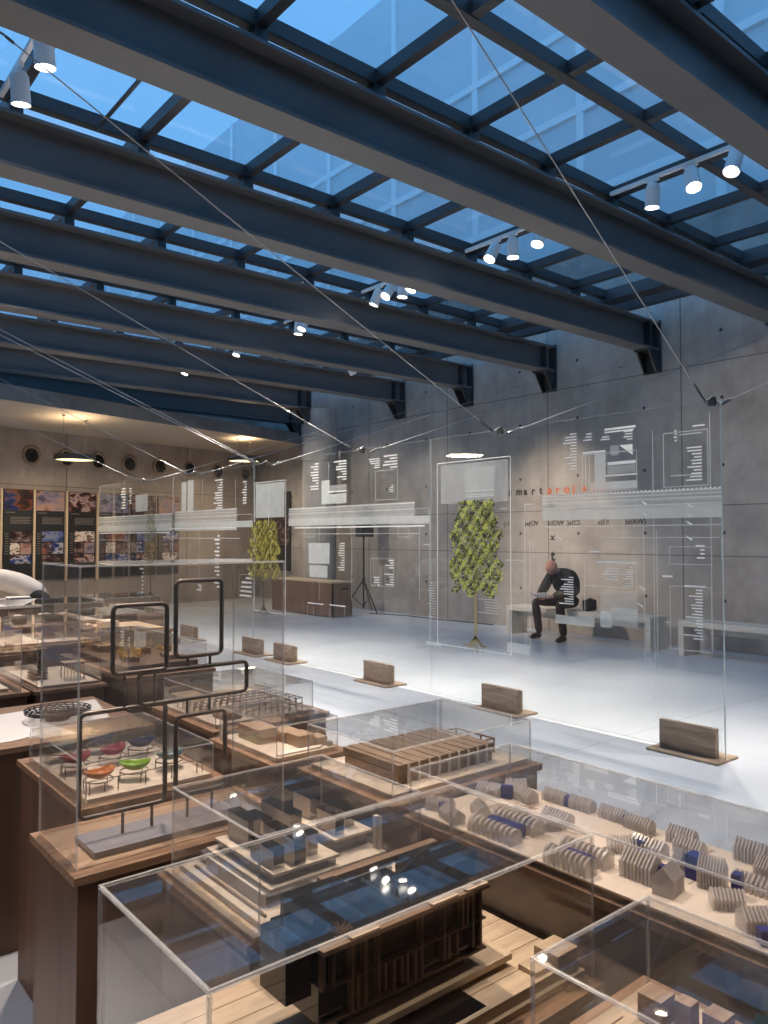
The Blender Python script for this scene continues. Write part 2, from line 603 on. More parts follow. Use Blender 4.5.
# ---- roof beams, each an I-section with its wall bracket
ordin = ['nearest', 'second', 'third', 'fourth', 'fifth', 'sixth', 'seventh', 'farthest']
for k, y in enumerate(BEAM_Y):
    xe = WX - 0.012 if k not in (6,) else 9.6
    t = thing('roof_beam', (3, y, ZB), f'blue-grey steel roof beam under the skylight, {ordin[k]} from the camera' if 0 < k < 7 else f'{ordin[k]} blue-grey steel roof beam under the skylight', 'beam', 'steel beams under the skylight', kind='thing')
    b = MB()
    b.box(-4.9, xe, y - 0.13, y + 0.13, ZB, ZB + 0.028)
    b.box(-4.9, xe, y - 0.011, y + 0.011, ZB + 0.028, ZT - 0.028)
    b.build('web', M['steel'], t)
    f = MB().box(-4.9, xe, y - 0.13, y + 0.13, ZT - 0.028, ZT)
    f.build('top_flange', M['steel'], t)
    g = MB()
    g.box(xe - 0.26, xe - 0.24, y - 0.125, y + 0.125, ZB + 0.028, ZT - 0.028)
    g.box(xe - 0.03, xe, y - 0.15, y + 0.15, ZB - 0.34, ZT + 0.02)
    for s in (-0.1, 0.1):
        g.prism([(xe - 0.30, ZB), (xe - 0.03, ZB), (xe - 0.03, ZB - 0.32), (xe - 0.09, ZB - 0.32)], y + s - 0.012, y + s + 0.012, 'y')
    g.box(xe - 0.30, xe - 0.03, y - 0.13, y + 0.13, ZB - 0.03, ZB)
    g.build('mount_bracket', M['steel_dark'], t)

# ---- skylight: one glazed bay between each pair of beams
MX = [2.60 + 1.02 * n for n in range(-6, 7)]
bays = [0.55] + BEAM_Y
proto_bay = None
for i in range(len(bays) - 1):
    y0 = bays[i]
    if proto_bay is None:
        root = thing('window_%d' % (i + 1), (0, y0, 4.985), 'bay of skylight glazing over the gallery', 'skylight')
        root['kind'] = 'structure'
        yc = y0 + 1.95 / 2
        for yy in (y0, yc):
            MB().box(MX[0], 9.35, yy - 0.045, yy + 0.045, 4.985, 5.10).build('purlin', M['steel_dark'], root, bevel=0.004)
        for x in MX:
            MB().box(x - 0.038, x + 0.038, y0 + 0.045, yc - 0.045, 4.995, 5.097).build('mullion', M['steel_dark'], root)
            MB().box(x - 0.038, x + 0.038, yc + 0.045, y0 + 1.905, 4.995, 5.097).build('mullion', M['steel_dark'], root)
            s = MB().box(x - 0.05, x + 0.05, y0 - 0.05, y0 + 0.05, 4.852, 4.985)
            s.box(x - 0.03, x + 0.03, y0 - 0.1, y0 + 0.1, 4.852, 4.865)
            s.build('support_stub', M['steel_dark'], root)
        for a in range(len(MX) - 1):
            for q in (y0, yc):
                MB().box(MX[a] + 0.02, MX[a + 1] - 0.02, q + 0.03, q + 0.945, 5.101, 5.111).build('pane', M['sky_glass'], root)
        proto_bay = root
    else:
        c = copy_tree(proto_bay, (0, y0, 4.985))
        c.name = 'window_%d' % (i + 1)
# gutter strip between the glazing and the wall
for nm, x0, x1, z0, z1 in (('trim_1', 9.36, 9.62, 4.94, 5.10), ('trim_2', 10.0, 10.12, 4.96, 5.09)):
    struct(MB().box(x0, x1, 0.45, 16.4, z0, z1).build(nm, M['steel_dark']))
struct(MB().box(9.62, 10.0, 0.45, 16.4, 5.10, 5.11).build('window_gutter', M['sky_glass']))
struct(MB().box(-4.9, WX, 16.35, 16.6, 4.45, 5.6).build('wall_upper', M['concrete_plain']))
struct(MB().box(-5.0, MX[0] - 0.05, 0.42, 16.4, 4.95, 5.2).build('ceiling_edge', M['concrete_plain']))

# ---- building across the light well, seen through the glass
t = thing('exterior_building', (11.6, 15, 6.4), 'pale neighbouring facade with white mullions seen through the skylight', 'building')
MB().box(11.6, 13, -2, 40, 6.4, 14.5).build('facade_wall', M['facade'], t)
for y in [3.15 + 2.6 * i for i in range(12)]:
    MB().box(11.54, 11.6, y - 0.075, y + 0.075, 6.4, 14.5).build('mullion', M['facade_line'], t)
for z in (7.75, 9.35, 10.95, 12.7):
    MB().box(11.53, 11.6, -2, 40, z - 0.07, z + 0.07).build('transom', M['facade_line'], t)

M['ring'] = plain('porthole_ring', lin(150, 130, 112), rough=0.5)
# ---- portholes in the far wall
ang = math.atan(0.237)
du = Vector((math.cos(ang), math.sin(ang), 0))
dn = Vector((math.sin(ang), -math.cos(ang), 0))


def on_far(x, z, off=0.0):
    return Vector((x, FW(x), z)) + dn * off


for k, x in enumerate((4.54, 5.29, 6.02, 6.8, 7.61, 8.47, 9.34, 10.25)):
    p = on_far(x, 3.27)
    nms = ['leftmost of the row', '', '', '', '', '', '', '', '', 'rightmost of the row']
    t = thing('porthole', p, 'round dark ventilation porthole in the tan wall, number %s from the left' % ('one two three four five six seven eight nine ten'.split()[k]), 'porthole', 'round portholes in the far wall')
    r = MB()
    ring = [p + du * (0.17 * math.cos(a)) + Vector((0, 0, 0.17 * math.sin(a))) + dn * 0.03 for a in [2 * PI * i / 28 for i in range(28)]]
    r.tube(ring, 0.028, 8, closed=True)
    r.build('ring', M['ring'], t, smooth=True)
    MB().cyl(p + dn * 0.004, p + dn * 0.02, 0.155, n=28).build('grille', M['black'], t)
    s = MB()
    for a in range(3):
        s.tube([p + dn * 0.026 + du * (0.15 * math.cos(a * PI / 3)) + Vector((0, 0, 0.15 * math.sin(a * PI / 3))), p + dn * 0.026 - du * (0.15 * math.cos(a * PI / 3)) - Vector((0, 0, 0.15 * math.sin(a * PI / 3)))], 0.006, 6)
    s.build('spoke', M['gloss_black'], t)

# ---- exhibition boards hung along the far wall
def pic(nm, cols, scale, seed):
    m, nt, out = new_mat(nm)
    p = N(nt, 'ShaderNodeBsdfPrincipled')
    p.inputs['Roughness'].default_value = 0.35
    mp = N(nt, 'ShaderNodeMapping')
    mp.inputs['Location'].default_value = (seed * 3.1, seed * 1.7, seed)
    mp.inputs['Scale'].default_value = (1, 1, 1.8)
    L(nt, coords(nt), mp.inputs['Vector'])
    no = N(nt, 'ShaderNodeTexNoise')
    no.inputs['Scale'].default_value = scale
    no.inputs['Detail'].default_value = 3
    L(nt, mp.outputs[0], no.inputs['Vector'])
    cr = N(nt, 'ShaderNodeValToRGB')
    cr.color_ramp.interpolation = 'EASE'
    e = cr.color_ramp.elements
    e[0].position, e[0].color = 0.36, cols[0]
    e[1].position, e[1].color = 0.64, cols[-1]
    for i, c in enumerate(cols[1:-1]):
        q = e.new(0.36 + 0.28 * (i + 1) / (len(cols) - 1))
        q.color = c
    L(nt, no.outputs['Fac'], cr.inputs[0])
    L(nt, cr.outputs[0], p.inputs['Base Color'])
    L(nt, p.outputs[0], out.inputs[0])
    return m


C_ = lambda *a: lin(*a)
PICS = {
    'dusk': pic('photo_dusk', [C_(14, 22, 60), C_(34, 48, 104), C_(120, 66, 44), C_(44, 26, 22)], 3.0, 1),
    'cloud': pic('photo_cloud', [C_(80, 74, 92), C_(140, 126, 140), C_(176, 140, 126), C_(110, 70, 56)], 2.2, 2),
    'arch': pic('photo_arch', [C_(22, 16, 18), C_(90, 50, 44), C_(190, 160, 150), C_(96, 90, 110)], 5.0, 3),
    'night': pic('photo_night', [C_(24, 14, 14), C_(70, 46, 44), C_(140, 120, 116)], 6.0, 4),
    'sky': pic('photo_sky', [C_(40, 52, 96), C_(92, 104, 150), C_(130, 136, 160), C_(26, 26, 34)], 4.0, 5),
    'cream': pic('photo_cream', [C_(40, 30, 28), C_(214, 196, 182), C_(228, 214, 204), C_(110, 90, 80)], 6.0, 6),
    'blue': pic('photo_blue', [C_(22, 32, 84), C_(60, 74, 130), C_(180, 178, 186), C_(70, 44, 36)], 5.0, 7),
    'brick': pic('photo_brick', [C_(120, 62, 46), C_(150, 100, 84), C_(60, 40, 40), C_(150, 146, 160)], 4.0, 8),
}
M['caption'] = plain('caption_grey', lin(120, 112, 108), rough=0.6)
BX = [(4.0, 4.58), (4.64, 5.26), (5.35, 5.97), (6.06, 6.78), (6.85, 7.5), (7.56, 8.15)]
SETS = [('dusk', 'night', 'cream', 'cloud', 'blue'), ('cloud', 'sky', 'brick', 'blue', 'night'), ('arch', 'cream', 'night', 'cloud', 'arch'),
        ('sky', 'brick', 'cream', 'night', 'blue'), ('night', 'sky', 'blue', 'cloud', 'arch'), ('cloud', 'blue', 'night', 'brick', 'cream')]
words = ['first black photo board from the left, orange buildings against blue dusk at its top',
         'black photo board with a grey cloudy sky picture at its top',
         'black photo board topped by a picture of dark arches, third from left',
         'black photo board behind the glass panels, fourth from left',
         'black photo board behind the glass panels, fifth from left',
         'last black photo board on the right of the far wall row']
for k, (x0, x1) in enumerate(BX):
    t = thing('exhibition_board', on_far((x0 + x1) / 2, 0.85, 0.02), words[k], 'display board', 'photo boards along the far wall')
    w = (x1 - x0)

    def patch(a0, a1, z0, z1, off):
        p0, p1 = on_far(x0 + w * a0, z0, off), on_far(x0 + w * a1, z0, off)
        q1, q0 = on_far(x0 + w * a1, z1, off), on_far(x0 + w * a0, z1, off)
        return p0, p1, q1, q0
    bd = MB()
    A = patch(0, 1, 0.72, 2.56, 0.004)
    B = patch(0, 1, 0.72, 2.56, 0.034)
    bd.add(list(A) + list(B), [(0, 3, 2, 1), (4, 5, 6, 7), (0, 1, 5, 4), (1, 2, 6, 5), (2, 3, 7, 6), (3, 0, 4, 7)])
    bd.build('board', M['black'], t)
    lay = [(0.02, 0.98, 2.14, 2.55), (0.22, 0.96, 1.50, 1.72), (0.22, 0.55, 1.25, 1.48), (0.58, 0.96, 1.25, 1.48), (0.22, 0.96, 1.06, 1.23)]
    for (a0, a1, z0, z1), pn in zip(lay, SETS[k]):
        MB().quad(*patch(a0, a1, z0, z1, 0.037)).build('photograph', PICS[pn], t)
    cp = MB()
    for i in range(5):
        cp.quad(*patch(0.22, 0.95 - 0.06 * (i % 2), 1.99 - i * 0.03, 2.003 - i * 0.03, 0.037))
    cp.quad(*patch(0.06, 0.38, 2.085, 2.10, 0.037))
    for i in range(9):
        cp.quad(*patch(0.05, 0.17, 1.66 - i * 0.05, 1.675 - i * 0.05, 0.037))
    cp.build('caption_text', M['caption'], t)
M['batten'] = plain('cream_batten', lin(214, 190, 160), rough=0.6)
for k, x in enumerate((3.95, 4.61, 5.305, 6.015)):
    b = MB()
    p = on_far(x, 0, 0.035)
    b.obox((p.x, p.y, 1.62), (0.022, 0.02, 0.95), ang)
    tag(b.build('batten_strip', M['batten']), 'cream upright batten between the photo boards, %s from the left' % ['first', 'second', 'third', 'fourth'][k], 'batten', 'battens between the photo boards')

# ---- tall dark banners on the long wall near the column
for k, (y0, y1) in enumerate(((17.45, 18.1), (16.45, 17.35))):
    t = thing('wall_banner', (WX - 0.03, (y0 + y1) / 2, 0.8), ['black banner with dark picture at the corner of the two walls', 'black banner with dark picture next to the round column'][k], 'banner', 'black banners at the end of the long wall')
    MB().box(WX - 0.03, WX - 0.004, y0, y1, 0.75, 2.75).build('board', M['black'], t)
    MB().box(WX - 0.034, WX - 0.030, y0 + 0.05, y1 - 0.05, 1.9 - 0.5 * k, 2.65 - 0.5 * k).build('photograph', PICS['night'], t)

# ---- lettering on the long wall
def wall_text(nm, body, size, mat, y, z, label, bold=0.025):
    o = text_mesh(nm, body, size, mat, None, (WX - 0.004, y, z), (0, -1, 0), (0, 0, 1), extrude=0.003, bold=size * bold)
    return tag(o, label, 'lettering')


for i, ch in enumerate('smartproject'):
    y = 9.30 - i * 0.176
    wall_text('wall_letter', ch, 0.185, M['letter_black'] if i < 5 else M['letter_orange'], y, 2.345,
              f'{"black" if i < 5 else "orange"} letter {ch} of the spaced word on the long wall' if ch not in 'rt' else
              f'{"black" if i < 5 else "orange"} letter {ch} of the spaced word on the long concrete wall')['group'] = 'letters of the spaced word'
for body, y, lb in (('(-+', 9.42, 'first faint bracketed group of the wall equation, beside the printed tree'), (')x(OV', 8.93, 'bracketed group of the wall equation above left of the reader'),
                    (')-(OW', 8.42, 'bracketed group of the wall equation just right of the wall joint'), (')x(CS', 8.02, 'bracketed group of the wall equation below the orange letters'),
                    ('x(FX', 7.42, 'short group of the wall equation with the letters FX'), (')x(AW)', 6.92, 'last bracketed group of the wall equation, farthest right')):
    wall_text('wall_equation', body, 0.118, M['letter_black'], y, 1.80, lb, 0.0)['group'] = 'groups of the wall equation'
wall_text('wall_letter', '=', 0.16, M['letter_black'], 8.36, 2.07, 'small black equals sign under the spaced word on the wall')['group'] = 'signs under the spaced word'
wall_text('wall_letter', 'x', 0.16, M['letter_black'], 8.36, 1.55, 'small black letter x below the equals sign on the wall')['group'] = 'signs under the spaced word'
wall_text('wall_letter', 't', 0.26, M['letter_black'], 8.36, 1.20, 'small black letter t just above the seated reader')['group'] = 'signs under the spaced word'
PRINTS = [
    [('P',2.88,3.015,2.005,2.27,11),('L',2.883,3.13,2.06,2.067),('L',2.855,2.948,2.419,2.43),('L',2.879,3.052,2.366,2.374),('P',3.077,3.118,2.311,2.409,4),('O',2.833,3.186,1.98,2.391),('V',3.277,0.344,2.431),('V',2.816,0.852,2.514),('L',3.425,3.71,2.47,2.486),('L',3.443,3.711,2.449,2.46),('P',3.452,3.571,2.362,2.449,4),('P',3.837,3.927,2.39,2.465,3),('P',3.664,3.779,2.382,2.423,2),('P',3.987,4.144,2.158,2.481,13),('V',3.928,2.003,2.306),('V',3.898,2.002,2.312),('V',3.859,2.0,2.275),('O',3.418,3.93,1.979,2.287),('B',3.703,3.811,2.05,2.287),('B',3.421,3.851,1.987,2.05),('S',3.428,3.686,2.114,2.177),('L',3.42,3.705,2.093,2.105),('L',3.428,3.685,2.185,2.209),('T',3.453,3.572,2.251,2.338),('S',3.581,3.656,2.261,2.342),('L',3.703,3.928,2.295,2.312),('P',2.867,2.953,1.424,1.541,4),('O',2.814,3.146,1.397,1.527),('P',2.887,3.039,0.832,1.212,17),('L',2.864,3.028,1.227,1.242),('O',2.819,3.144,0.759,1.23),('L',3.429,3.799,1.387,1.403),('P',3.456,3.574,1.197,1.363,9),('P',3.592,3.771,1.239,1.351,5),('S',3.431,3.765,0.885,1.16),('B',3.433,3.661,0.995,1.034),('B',3.661,3.766,0.865,0.994),('V',3.917,0.974,1.366),('V',3.429,0.869,1.395),('B',3.823,4.221,0.858,0.932),('L',3.493,3.919,1.192,1.2),('L',3.124,3.206,1.294,1.309),('L',3.769,3.867,1.473,1.485),('P',4.03,4.198,1.017,1.262,12),('K',5.722,5.841,0.79,1.134,14),('K',4.886,5.141,0.884,1.088,9),('B',5.636,5.857,0.497,0.537),('B',4.51,4.768,0.549,0.637),('V',4.557,0.497,1.897),('V',4.502,0.593,1.573),('V',3.364,0.642,1.694),('V',3.252,0.694,1.654),('L',4.466,4.557,1.89,1.899),('L',2.737,4.333,1.686,1.694),('L',2.753,3.768,1.593,1.6),('V',2.739,1.435,1.6),('D',2.98,1.838),('D',2.981,1.764),('D',2.982,1.704),('D',2.983,1.593),('D',3.353,1.866),('D',3.354,1.78),('D',4.172,1.591),('L',3.136,3.186,0.95,0.957),('L',4.759,4.856,1.858,1.867),('L',4.573,4.786,1.384,1.393),('D',3.378,1.201),('D',3.397,1.068)],
    [('P',7.793,7.987,2.163,2.506,10),('B',7.562,7.727,2.008,2.284),('B',7.222,7.727,1.996,2.113),('S',7.222,7.561,2.137,2.218),('V',7.583,2.165,2.503),('L',7.222,7.582,2.131,2.148),('P',7.223,7.48,2.253,2.499,8),('P',6.616,6.811,2.353,2.475,5),('P',6.31,6.564,2.332,2.494,5),('O',6.311,6.686,2.009,2.332),('P',6.377,6.461,2.076,2.163,4),('O',7.874,8.093,1.6,1.723),('O',6.133,6.295,1.6,1.706),('B',7.559,8.003,1.277,1.528),('B',7.599,7.98,1.108,1.252),('P',7.259,7.397,1.192,1.53,12),('O',6.378,6.774,1.061,1.363),('P',6.378,6.564,1.244,1.352,4),('P',6.378,6.547,1.061,1.201,5),('P',6.616,6.738,1.049,1.159,4),('L',5.961,8.206,1.635,1.642),('L',5.884,8.321,1.708,1.724),('V',7.768,0.835,1.722),('V',7.125,0.875,1.716),('V',5.961,0.947,1.704),('V',7.361,2.001,2.628),('L',5.809,5.9,1.518,1.528),('V',8.022,0.633,0.757),('V',7.891,0.631,0.741),('V',7.556,0.645,0.752),('V',7.257,0.669,0.773),('L',7.679,8.022,0.78,0.792),('L',7.238,7.556,0.786,0.798),('V',5.808,0.549,1.877)],
    [('P',10.245,10.523,1.996,2.451,12),('P',9.544,9.682,2.047,2.383,9),('B',11.436,11.613,2.012,2.472),('B',11.19,11.397,2.005,2.49),('V',10.884,2.043,2.488),('V',10.4,0.672,2.46),('V',9.857,2.014,2.429),('L',9.732,11.673,1.577,1.586),('L',9.848,12.053,1.728,1.743),('P',10.326,10.507,0.822,1.629,14),('P',10.891,11.126,0.762,0.868,3),('V',10.972,0.636,1.708),('P',9.393,9.723,0.734,1.104,6),('O',9.392,9.724,0.843,1.077)],
    [('P',13.963,14.2,2.095,2.5,8),('P',13.679,13.815,2.178,2.486,7),('V',14.015,0.813,2.65),('V',14.556,0.79,2.491),('B',12.961,13.488,2.051,2.347),('L',12.052,15.272,1.666,1.682),('P',13.106,13.272,0.503,1.198,10),('O',13.841,15.26,1.146,1.545)],
]
BANDS = [(2.737, 4.355, 1.744, 1.953), (6.038, 8.462, 1.741, 1.956), (9.819, 11.862, 1.7, 1.999), (11.975, 15.328, 1.698, 1.977)]
EXTS = [None, (5.809, 6.038, 1.738, 1.897), (9.372, 9.819, 1.738, 1.917), None]
# ================================================================== LAMPS
WARM = (1.0, 0.82, 0.65)


def spot(loc, target, power, size=55, blend=0.7, col=WARM, radius=0.05):
    d = bpy.data.lights.new('spot_beam', 'SPOT')
    d.energy = power
    d.color = col
    d.spot_size = math.radians(size)
    d.spot_blend = blend
    d.shadow_soft_size = radius
    o = bpy.data.objects.new('spot_beam', d)
    COL.objects.link(o)
    o.location = loc
    o.rotation_euler = (Vector(target) - Vector(loc)).to_track_quat('-Z', 'Y').to_euler()
    return o


def track(x, y0, y1, label, zt=4.935):
    o = MB().box(x - 0.018, x + 0.018, y0, y1, zt - 0.035, zt).build('lighting_track', M['lamp_white'], bevel=0.003)
    tag(o, label, 'lighting track', 'lighting tracks between the beams')
    return o


_lens_z = 4.66


def lamp(x, y, target, label, power, size=50, fixture=True, zt=4.90, col=WARM, blend=0.7):
    top = Vector((x, y, zt))
    piv = Vector((x, y, zt - 0.05))
    d = (Vector(target) - piv).normalized()
    if fixture:
        t = thing('track_spotlight', (x, y, zt), label, 'spotlight', 'white spotlights on the tracks')
        a = MB()
        a.box(x - 0.016, x + 0.016, y - 0.06, y + 0.06, zt - 0.022, zt)
        a.cyl((x, y, zt - 0.02), piv, 0.010, n=10)
        a.build('track_mount', M['lamp_white'], t)
        b = MB()
        c0, c1 = piv - d * 0.01, piv + d * 0.21
        b.cyl(c0, c0 + d * 0.03, 0.045, 0.060, n=24)
        b.cyl(c0 + d * 0.03, c1, 0.062, 0.066, n=24, caps=False)
        b.cyl(c1, c1 - d * 0.022, 0.066, 0.050, n=24, caps=False)
        b.build('housing', M['lamp_white'], t, smooth=True)
        MB().disc(c1 - d * 0.018, 0.050, d, n=24).build('lens', M['lamp_face'], t)
    spot(piv + d * 0.225, Vector(target), power, size, blend, col)


for k, (ya, yb) in enumerate(zip(BEAM_Y[:-1], BEAM_Y[1:])):
    if k > 5:
        break
    track(6.42, ya + 0.16, yb - 0.16, 'white lighting track across the %s skylight bay from the camera' % ordin[k])
track(1.44, 4.61, 6.24, 'white lighting track high at the left edge of the picture')
track(8.76, 10.5, 12.05, 'white lighting track close to the long wall')
tag(MB().cyl((2.18, 4.6, 4.94), (2.18, 6.3, 4.94), 0.017, n=10).build('conduit_pipe', M['fitting']), 'thin metal conduit under the skylight near the upper left spotlights', 'conduit')

lamps = [
    (6.42, 3.06, (4.2, 3.2, 0), 'white spotlight, nearest of the three under the top right skylight'),
    (6.42, 3.47, (5.0, 2.0, 0), 'white spotlight, middle of the three under the top right skylight'),
    (6.42, 3.84, (6.6, 4.2, 0), 'white spotlight, farthest of the three under the top right skylight'),
    (6.42, 5.14, (4.6, 5.0, 0), 'white spotlight, nearest of the three behind the second beam'),
    (6.42, 5.53, (6.4, 5.4, 0), 'white spotlight, middle of the three behind the second beam'),
    (6.42, 5.77, (3.6, 6.0, 0), 'white spotlight, farthest of the three behind the second beam'),
    (6.42, 7.10, (4.4, 7.4, 0), 'white spotlight, nearest of the four behind the third beam'),
    (6.42, 7.34, (6.2, 7.6, 0), 'white spotlight, second of the four behind the third beam'),
    (6.42, 7.56, (3.0, 7.5, 0), 'white spotlight, third of the four behind the third beam'),
    (6.42, 7.82, (5.0, 9.2, 0), 'white spotlight, farthest of the four behind the third beam'),
    (6.40, 9.50, (4.2, 9.6, 0), 'white spotlight, nearer of the pair behind the fourth beam'),
    (6.40, 9.70, (6.2, 9.9, 0), 'white spotlight, farther of the pair behind the fourth beam'),
    (6.42, 11.54, (4.8, 11.5, 0), 'small white spotlight alone behind the fifth beam'),
    (6.42, 13.5, (4.8, 13.6, 0), 'tiny white spotlight farthest away near the sixth beam'),
    (1.44, 5.18, (1.9, 5.6, 0.8), 'white spotlight at the top left corner, nearer of the two'),
    (1.44, 5.73, (1.9, 6.4, 0.8), 'white spotlight at the top left corner, farther of the two'),
    (8.76, 11.59, (10.6, 11.0, 1.4), 'white spotlight by itself under the sixth beam near the wall'),
]
P = 2.6
for i, (x, y, tg, lb) in enumerate(lamps):
    lamp(x, y, tg, lb, 175 * P if x < 8 else 60 * P, 66, col=(1.0, 0.90, 0.78) if x > 6 else WARM, blend=1.0)
# added spots without fixtures to light cases, panels, floor and wall, many along tracks
for x, y, tg, pw, sz, cl in ((1.44, 3.3, (1.1, 2.2, 0.8), 190, 55, WARM), (1.44, 2.9, (0.8, 1.4, 0.7), 150, 50, WARM), (1.44, 1.2, (1.0, 1.35, 0.8), 120, 46, WARM),
                         (3.2, 0.6, (1.5, 1.0, 0.8), 120, 46, WARM), (-3.5, 2.0, (0.3, 2.9, 0.0), 150, 40, (1.0, 0.80, 0.60)), (1.44, 4.2, (1.3, 3.3, 0.8), 130, 55, WARM),
                         (1.44, 7.2, (1.5, 5.6, 0.8), 170, 60, WARM), (1.44, 4.6, (5.4, 4.3, 1.9), 230, 50, (1.0, 0.88, 0.76)), (1.44, 6.9, (5.4, 7.3, 1.9), 230, 50, (1.0, 0.86, 0.74)), (1.44, 9.6, (5.4, 10.6, 1.9), 200, 55, (1.0, 0.86, 0.74)), (1.44, 9.2, (1.8, 8.0, 0.8), 170, 60, WARM), (1.44, 11.2, (2.0, 11.0, 0), 120, 70, WARM),
                         (6.42, 1.2, (5.8, 1.8, 0), 200, 62, (1.0, 0.90, 0.78)), (6.42, 8.7, (10.6, 8.1, 1.5), 480, 44, (1.0, 0.80, 0.60)), (6.42, 3.2, (10.6, 4.4, 2.0), 90, 70, (1.0, 0.88, 0.76)),
                         (6.42, 12.9, (10.4, 13.4, 1.6), 150, 60, (1.0, 0.84, 0.66))):
    lamp(x, y, tg, '', pw * P, sz, fixture=False, col=cl, blend=1.0)

# ---- pendants under the low slab
for k, (x, y, z, lb, ztop) in enumerate(((4.85, 15.0, 3.05, 'flat disc pendant lamp with glowing underside in front of the portholes', 3.86),
                                         (8.95, 15.85, 3.35, 'far disc pendant lamp half hidden behind the suspension cables', 3.84),
                                         (1.1, 9.55, 3.04, 'disc pendant lamp hanging above the left cases, mirrored in the glass', 4.43))):
    t = thing('pendant_lamp', (x, y, z), lb, 'pendant lamp', 'disc pendants')
    b = MB().lathe([(0.0, 0.105), (0.36, 0.10), (0.37, 0.08), (0.37, 0.0), (0.345, 0.0), (0.345, 0.018)], (x, y, z), n=40)
    b.build('lamp_shade', M['pendant_shell'], t, smooth=True)
    MB().disc((x, y, z + 0.016), 0.345, (0, 0, -1), n=40).build('diffuser', M['pendant_face'], t)
    c = MB()
    for a in (3.78, 0.64):
        c.tube([(x + 0.34 * math.cos(a), y + 0.34 * math.sin(a), z + 0.09), (x + 0.34 * math.cos(a), y + 0.34 * math.sin(a), ztop)], 0.004, 6)
        c.cyl((x + 0.34 * math.cos(a), y + 0.34 * math.sin(a), ztop - 0.02), (x + 0.34 * math.cos(a), y + 0.34 * math.sin(a), ztop), 0.03, n=12)
    c.build('hanging_cord', M['cable'], t)
    d = bpy.data.lights.new('pendant_light', 'AREA')
    d.shape = 'DISK'
    d.size = 0.66
    d.energy = 50
    d.color = (1, 0.80, 0.58)
    o = bpy.data.objects.new('pendant_light', d)
    COL.objects.link(o)
    o.location = (x, y, z - 0.012)
    u = bpy.data.lights.new('pendant_uplight', 'SPOT')
    u.energy = 90
    u.color = (1, 0.76, 0.50)
    u.spot_size = math.radians(150)
    u.spot_blend = 1
    u.shadow_soft_size = 0.2
    o = bpy.data.objects.new('pendant_uplight', u)
    COL.objects.link(o)
    o.location = (x, y, z + 0.14)
    o.rotation_euler = (PI, 0, 0)

# ---- dusk sky
w = bpy.data.worlds.new('dusk_sky')
SC.world = w
w.use_nodes = True
nt = w.node_tree
nt.nodes.clear()
out = nt.nodes.new('ShaderNodeOutputWorld')
bg = nt.nodes.new('ShaderNodeBackground')
tc = nt.nodes.new('ShaderNodeTexCoord')
no = nt.nodes.new('ShaderNodeTexNoise')
no.inputs['Scale'].default_value = 2.2
no.inputs['Detail'].default_value = 5
nt.links.new(tc.outputs['Generated'], no.inputs['Vector'])
nt.links.new(mixcol(nt, no.outputs['Fac'], (0.080, 0.27, 0.60, 1), (0.17, 0.42, 0.76, 1)), bg.inputs[0])
bg.inputs[1].default_value = 1.7
nt.links.new(bg.outputs[0], out.inputs[0])

# ---- camera
cd = bpy.data.cameras.new('camera')
cam = bpy.data.objects.new('camera', cd)
COL.objects.link(cam)
SC.camera = cam
cd.sensor_fit = 'HORIZONTAL'
cd.sensor_width = 36
cd.lens = 775 / 768 * 36
cd.clip_start = 0.02
cd.clip_end = 200
yaw, pit = math.atan(644 / 775), math.atan(25 / 775)
cam.location = (0, 0, 1.6)
cam.rotation_euler = (PI / 2 + pit, 0, -yaw)

SC.view_settings.view_transform = 'Standard'
SC.view_settings.look = 'None'
SC.view_settings.gamma = 1
SC.view_settings.exposure = 0.0
SC.view_settings.use_curve_mapping = False
SC.cycles.max_bounces = 14
SC.cycles.transparent_max_bounces = 48
SC.cycles.glossy_bounces = 6
SC.cycles.diffuse_bounces = 4
SC.cycles.caustics_reflective = False
SC.cycles.caustics_refractive = False
SC.cycles.sample_clamp_indirect = 6
# ================================================================== HANGING GLASS PANELS
PX = 5.44                       # plane of the panels
PT = 0.006                      # half thickness
PF = PX - PT - 0.0015           # printed face, towards the cases


def rect(mb, y0, y1, z0, z1, mi=0, x=None):
    x = PF if x is None else x
    mb.quad((x, y1, z0), (x, y0, z0), (x, y0, z1), (x, y1, z1), mi)


def hline(mb, y0, y1, z, w=0.006, mi=0):
    rect(mb, y0, y1, z - w / 2, z + w / 2, mi)


def vline(mb, y, z0, z1, w=0.006, mi=0):
    rect(mb, y - w / 2, y + w / 2, z0, z1, mi)


def outline(mb, y0, y1, z0, z1, w=0.006, mi=0):
    hline(mb, y0, y1, z0, w, mi)
    hline(mb, y0, y1, z1, w, mi)
    vline(mb, y0, z0, z1, w, mi)
    vline(mb, y1, z0, z1, w, mi)


def para(mb, y_right, width, z1, n, step=0.028, h=0.011, seed=0, mi=0):
    """lines of unreadably small print, flush on the near side and ragged on the far side"""
    r = random.Random(seed)
    for i in range(n):
        z = z1 - i * step
        a = r.uniform(0.25, 1.0) * width
        rect(mb, y_right, y_right + a, z - h, z, mi)


